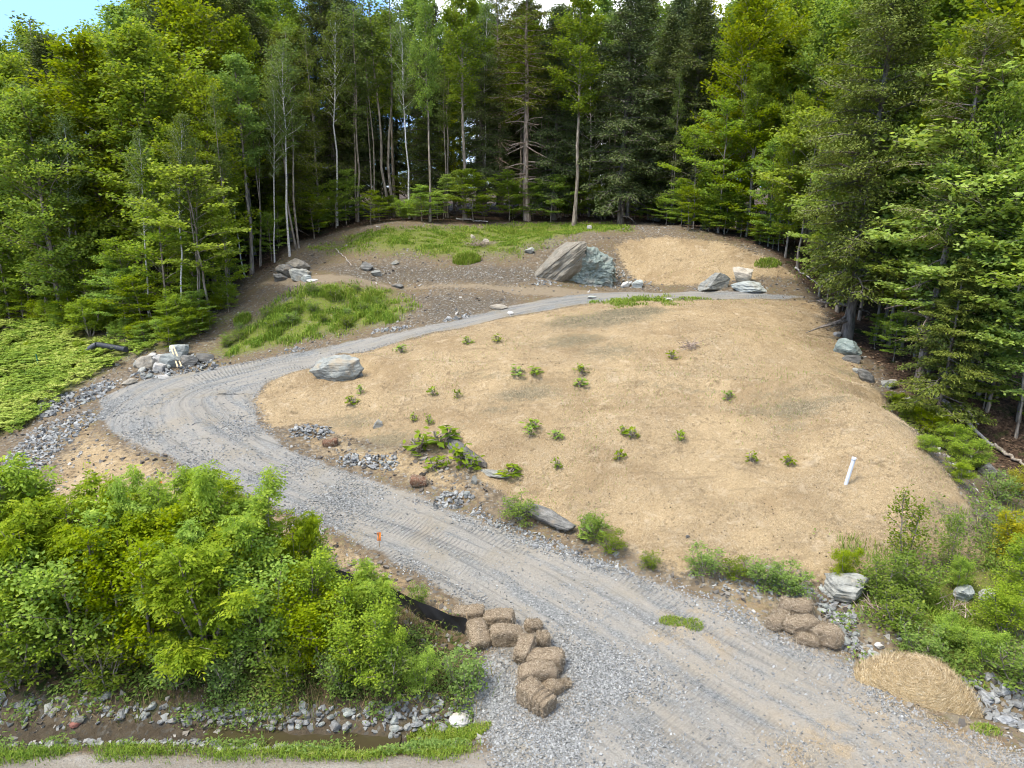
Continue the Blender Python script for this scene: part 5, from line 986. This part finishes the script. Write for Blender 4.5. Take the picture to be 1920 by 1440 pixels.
o = tag(bpy.data.objects.new('white_pipe', None), 'white plastic pipe standing upright, leaning a little, in the straw slope', 'pipe'); C.objects.link(o); o.location = p; o.rotation_euler = (0, .17, 0)
def lathe(name, prof, mat, parent, k=20):
    prof = np.array(prof); a = np.arange(k)*2*math.pi/k; V = np.stack([prof[:, 0][:, None]*np.cos(a), prof[:, 0][:, None]*np.sin(a), np.broadcast_to(prof[:, 1][:, None], (len(prof), k))], -1).reshape(-1, 3)
    m = len(prof); i = np.arange(m-1)[:, None]*k+np.arange(k)[None]; j = np.arange(m-1)[:, None]*k+(np.arange(k)[None]+1) % k
    return link(name, mesh_np(name, V, np.stack([i, j, j+k, i+k], -1).reshape(-1, 4), mat, None, True), parent)
lathe('tube', [(.055, -.3), (.055, hgt*.93-.002), (.0549, hgt*.93)], PVC, o); lathe('collar', [(.0555, hgt*.90), (.064, hgt*.905), (.064, hgt), (.054, hgt), (.053, hgt*.7), (.0, hgt*.69)], PVC, o)
# black silt fence
fl_ = [(590,1078),(640,1096),(690,1112),(740,1133),(790,1160),(830,1178),(860,1186),(876,1192)]
FP = np.array([P(a, b) for a, b in fl_]); tt = np.linspace(0, len(FP)-1, 120); FX = np.stack([np.interp(tt, np.arange(len(FP)), FP[:, k]) for k in range(3)], -1)
root = tag(bpy.data.objects.new('silt_fence', None), 'black cloth silt fence sagging along the thicket to the hay bales', 'fence'); C.objects.link(root); root.location = FP[0]
SMZ = np.convolve(np.pad(gz(FX[:, 0], FX[:, 1]), 20, mode='edge'), np.ones(41)/41, 'valid'); rows = np.linspace(0, 1, 9); V = []; tn = nrm(np.gradient(FX, axis=0)); sdn = np.stack([-tn[:, 1], tn[:, 0], tn[:, 2]*0], -1)
for r in rows:
    q = FX.copy(); lo_ = np.minimum(gz(q[:, 0], q[:, 1]), SMZ)-.08; q[:, 2] = lo_+(SMZ+.43+.025*np.cos(tt*2.8)-lo_)*r; q += sdn*(.05*math.sin(r*3.1)*np.sin(tt*2.2+1)+.012*np.sin(tt*9+r*9)*math.sin(r*math.pi))[:, None]; V.append(q-FP[0])
V = np.concatenate(V); m = len(tt); i = np.arange(m*len(rows)).reshape(len(rows), m); Fc = np.stack([i[:-1, :-1], i[:-1, 1:], i[1:, 1:], i[1:, :-1]], -1).reshape(-1, 4)
V2 = np.concatenate([V, V+np.tile(sdn, (len(rows), 1))*.006]); Fc2 = np.concatenate([Fc, Fc[:, ::-1]+len(V)]); link('cloth', mesh_np('cloth', V2, Fc2, BLK, None, True), root)
for kk in (3, 45, 80, 117):
    q = FX[kk]-FP[0]+sdn[kk]*.04; z0 = float(gz(*FX[kk][:2]))-FP[0][2]; tube_obj('stake', [(q[0], q[1], z0-.2), (q[0], q[1], z0+.58)], .02, WOODM, root, 4)
# black culvert pipe
a, c = P(238, 668), P(186, 668); e = P(158, 676); s = np.linspace(0, 1, 70); mid = np.where(s[:, None] < .62, a+(c-a)*(s/.62)[:, None], c+(e-c)*((s-.62)/.38)[:, None]); mid[:, 2] = np.where(s < .62, max(a[2], c[2])+.22, max(a[2], c[2])+.22-.55*np.clip((s-.62)/.38, 0, 1)**1.6)
for _ in range(3): mid[1:-1] = (mid[:-2]+mid[1:-1]*2+mid[2:])/4
root = tag(bpy.data.objects.new('culvert_pipe', None), 'black corrugated drain pipe curving down among the ferns', 'pipe'); C.objects.link(root); root.location = a
n_ = 300; ss_ = np.linspace(0, 1, n_); pl = np.stack([np.interp(ss_, s, mid[:, k]) for k in range(3)], -1)-a; pl[:, 2] += .14
kb = int(n_*.66); tube_obj('corrugated_run', pl[:kb+1], (.135+.012*np.sin(np.arange(kb+1)*1.35)), CULV, root, 18)
ob = tube_obj('smooth_bend', pl[kb:], .142, CULV, root, 18)
# stakes
def stake(px, py, top, label, mat, pole, fh, fw, name):
    p = P(px, py); _, zt = at_y(px, top, p[1]); h = zt-p[2]; r = tag(bpy.data.objects.new(name, None), label, 'stake'); C.objects.link(r); r.location = p; r.rotation_euler = (0, -.05, 0)
    tube_obj('pole', [(0, 0, -.15), (0, 0, h)], .012 if fh else .03, pole, r, 6)
    if fh:
        u = np.linspace(0, 1, 8); V = np.concatenate([np.stack([(.012+fw*k+.01*np.sin(u*5+k)), .012*np.sin(u*7+k*2), h+.01-fh*u], -1) for k in (-.5, .5)]); V = np.concatenate([V, V+np.array([0, .004, 0])]); Fc = np.array([[i, i+1, i+9, i+8] for i in range(7)]); link('ribbon', mesh_np('ribbon', V, np.concatenate([Fc, Fc[:, ::-1]+16]), mat, None), r)
    return r
stake(712, 1026, 999, 'thin survey stake with an orange ribbon at the drive edge', ORNG, WOODM, .26, .10, 'survey_stake')
stake(303, 920, 903, 'tiny survey stake with an orange ribbon behind the thicket', ORNG, WOODM, .16, .09, 'survey_stake')
stake(75, 697, 664, 'green metal post standing among the ferns', GRN, GRN, 0, 0, 'fence_post'); stake(619, 1150, 1118, 'green metal post hidden among the fence side bushes', GRN, GRN, 0, 0, 'fence_post')
# cut lumber on the bend heap, fallen logs, brush
for (pa, pb, lb) in (((323, 676), (334, 696), 'first of two pale timbers lying on the bend heap, lower one'), ((328, 675), (341, 695), 'upper of two pale timbers lying on the bend heap')):
    a, c = P(*pa), P(*pb); a[2] += .75; c[2] += .22; d_ = c-a; s_ = nrm(np.cross(d_, up))*.03; t_ = nrm(np.cross(s_, d_))*.02
    V = np.array([q+s_*i+t_*j for q in (a, c) for i, j in ((-1, -1), (1, -1), (1, 1), (-1, 1))]); tag(link('timber', mesh_np('timber', V-a, np.array([[0, 1, 2, 3], [7, 6, 5, 4], [0, 4, 5, 1], [1, 5, 6, 2], [2, 6, 7, 3], [3, 7, 4, 0]]), LUMB), None, a), lb, 'timber')
def log(pa, pb, r, label, mat=BARK, up0=.06):
    a, c = P(*pa), P(*pb); s = np.linspace(0, 1, 14)[:, None]; q = a+(c-a)*s; q[:, 2] = np.maximum(gz(q[:, 0], q[:, 1])+r*.7, 0*q[:, 2]-9)+up0; q[1:-1] += g.normal(0, .03, (12, 3))
    tag(tube_obj('fallen_log', q-a, r*(1-.5*s[:, 0]), mat, None, 8, True, a), label, 'log')
log((1738, 742), (1862, 842), .10, 'long pale fallen log lying along the wood beside the slope', DEADB)
log((1800, 765), (1835, 800), .05, 'thin fallen pole next to the long pale log', DEADB); log((1862, 838), (1925, 880), .08, 'darker fallen log continuing toward the frame edge')
log((630, 468), (660, 500), .03, 'thin bare log lying down the slope of the back bank', DEADB); log((855, 412), (915, 418), .07, 'dead log lying across the back of the clearing', DEADB)
log((1490, 505), (1540, 540), .06, 'grey log at the wood edge behind the boulders', DEADB)
def brush(px, py, n, r, h, label):
    c = P(px, py); w = Wood()
    for i in range(n):
        q = np.array([g.normal(0, r*.35), g.normal(0, r*.35), g.uniform(0, h*.5)]); d_ = nrm(g.normal(0, 1, 3)*np.array([1, 1, .5])+up*.15)*r*g.uniform(.4, 1.1); w.tube([q, q+d_*.5+g.normal(0, .03, 3), q+d_], [.014, .009, .003], 4)
    tag(link('brush_pile', mesh_np('brush_pile', *w.out(), BARKP), None, c), label, 'brush')
brush(1293, 652, 60, .5, .4, 'dry tangle of dead twigs stuck in the upper straw'); brush(900, 462, 90, 1.1, .5, 'heap of dead twigs on the back bank below the pine'); brush(1640, 1145, 40, .5, .3, 'dry stalks lying among the channel side shrubs')
brush(1790, 1150, 50, .5, .4, 'brown dead twigs among the shrubs beside the grey half hidden rock'); brush(1770, 800, 50, .7, .35, 'dead twigs beside the fallen log in the hollow')
# puddle in the ditch
W_ = np.array([P(490,1352), P(560,1346), P(640,1350), P(700,1358), P(640,1366), P(560,1368)]); wz = float(W_[:, 2].min())+.07
wm = NB('puddle_water'); wn = wm.noise(wm.pos(), 14., 3.); WATER = wm.end(wm.pbr((.045, .036, .018), .08, wm.bump(wn, .12, .01), .5))
ln = DITCH; tq = np.linspace(2.3, 4.2, 30); cx = np.interp(tq, np.arange(6), ln[:, 0]); cy = np.interp(tq, np.arange(6), ln[:, 1]); V = np.concatenate([np.stack([cx, cy-.45, np.full(30, 0.)], -1), np.stack([cx, cy+.45, np.full(30, 0.)], -1)])
bz_ = np.median(gz(cx, cy))+.05; V[:, 2] = bz_; tag(link('ditch_water', mesh_np('ditch_water', V, np.array([[i, i+1, i+31, i+30] for i in range(29)]), WATER)), kind='structure')
# ------------------------------------------------------------------ sky and sun
def world():
    w = bpy.data.worlds.new('World'); bpy.context.scene.world = w; w.use_nodes = True; t = w.node_tree; t.nodes.clear()
    sk = t.nodes.new('ShaderNodeTexSky'); sk.sky_type = 'NISHITA'; sk.sun_disc = False; sk.sun_elevation = SUN_EL; sk.sun_rotation = SUN_AZ
    sk.air_density = 1.0; sk.dust_density = .6; sk.ozone_density = 1.5
    tc = t.nodes.new('ShaderNodeTexCoord'); mp = t.nodes.new('ShaderNodeMapping'); mp.inputs['Scale'].default_value = (1, 1, 1.6); mp.inputs['Location'].default_value = (.9, .1, .2)
    nz = t.nodes.new('ShaderNodeTexNoise'); nz.inputs['Scale'].default_value = 2.1; nz.inputs['Detail'].default_value = 7; nz.inputs['Roughness'].default_value = .58
    rp = t.nodes.new('ShaderNodeValToRGB'); rp.color_ramp.elements[0].position = .47; rp.color_ramp.elements[1].position = .60
    mx = t.nodes.new('ShaderNodeMix'); mx.data_type = 'RGBA'; mx.inputs[7].default_value = (7.8, 8.0, 8.3, 1)
    bg = t.nodes.new('ShaderNodeBackground'); bg.inputs[1].default_value = SKY; ou = t.nodes.new('ShaderNodeOutputWorld'); L = t.links.new
    L(tc.outputs['Generated'], mp.inputs[0]); L(mp.outputs[0], nz.inputs['Vector']); ab = t.nodes.new('ShaderNodeMath'); ab.operation = 'MULTIPLY_ADD'; ab.inputs[1].default_value = .9; ab.inputs[2].default_value = -.07; a2 = t.nodes.new('ShaderNodeMath'); a2.operation = 'ABSOLUTE'; L(ab.outputs[0], a2.inputs[0])
    a3 = t.nodes.new('ShaderNodeMath'); a3.operation = 'MULTIPLY_ADD'; a3.inputs[1].default_value = -.62; a3.inputs[2].default_value = .17; L(a2.outputs[0], a3.inputs[0]); a4 = t.nodes.new('ShaderNodeMath'); L(nz.outputs[0], a4.inputs[0]); L(a3.outputs[0], a4.inputs[1]); L(a4.outputs[0], rp.inputs[0]); L(rp.outputs[0], mx.inputs[0]); ge = t.nodes.new('ShaderNodeSeparateXYZ'); L(tc.outputs['Generated'], ge.inputs[0]); mr = t.nodes.new('ShaderNodeMapRange'); mr.inputs[1].default_value = .0; mr.inputs[2].default_value = .55; L(ge.outputs[2], mr.inputs[0]); gx = ge.outputs[0]
    L(gx, ab.inputs[0]); lo = t.nodes.new('ShaderNodeMix'); lo.data_type = 'RGBA'; lo.inputs[6].default_value = (.20, .42, .84, 1); lo.inputs[7].default_value = (1, 1, 1, 1); L(mr.outputs[0], lo.inputs[0])
    mu = t.nodes.new('ShaderNodeMix'); mu.data_type = 'RGBA'; mu.blend_type = 'MULTIPLY'; mu.inputs[0].default_value = 1; L(sk.outputs[0], mu.inputs[6]); L(lo.outputs[2], mu.inputs[7]); L(mu.outputs[2], mx.inputs[6]); L(mx.outputs[2], bg.inputs[0]); L(bg.outputs[0], ou.inputs[0])
SUN_V = Vector((-.44, -.20, .87)).normalized(); SUN_EL = math.asin(SUN_V.z); SUN_AZ = math.atan2(SUN_V.x, SUN_V.y); SKY = .15
world()
sl = bpy.data.lights.new('sun', 'SUN'); sl.energy = 2.2; sl.angle = R_(18); sl.color = (1, .95, .87)
so = bpy.data.objects.new('sun', sl); C.objects.link(so); so.rotation_euler = (-SUN_V).to_track_quat('-Z', 'Y').to_euler()
S = bpy.context.scene
S.view_settings.view_transform = 'Standard'; S.view_settings.look = 'None'; S.view_settings.exposure = 1.6; S.view_settings.gamma = 1
S.cycles.max_bounces = 6; S.cycles.diffuse_bounces = 4; S.cycles.glossy_bounces = 2; S.cycles.transmission_bounces = 2; S.cycles.transparent_max_bounces = 4
S.cycles.pixel_filter_type = 'BLACKMAN_HARRIS'; S.cycles.filter_width = 1.05; S.cycles.use_denoising = True; S.cycles.use_adaptive_sampling = True; S.cycles.adaptive_threshold = .02
S.cycles.caustics_reflective = False; S.cycles.caustics_refractive = False
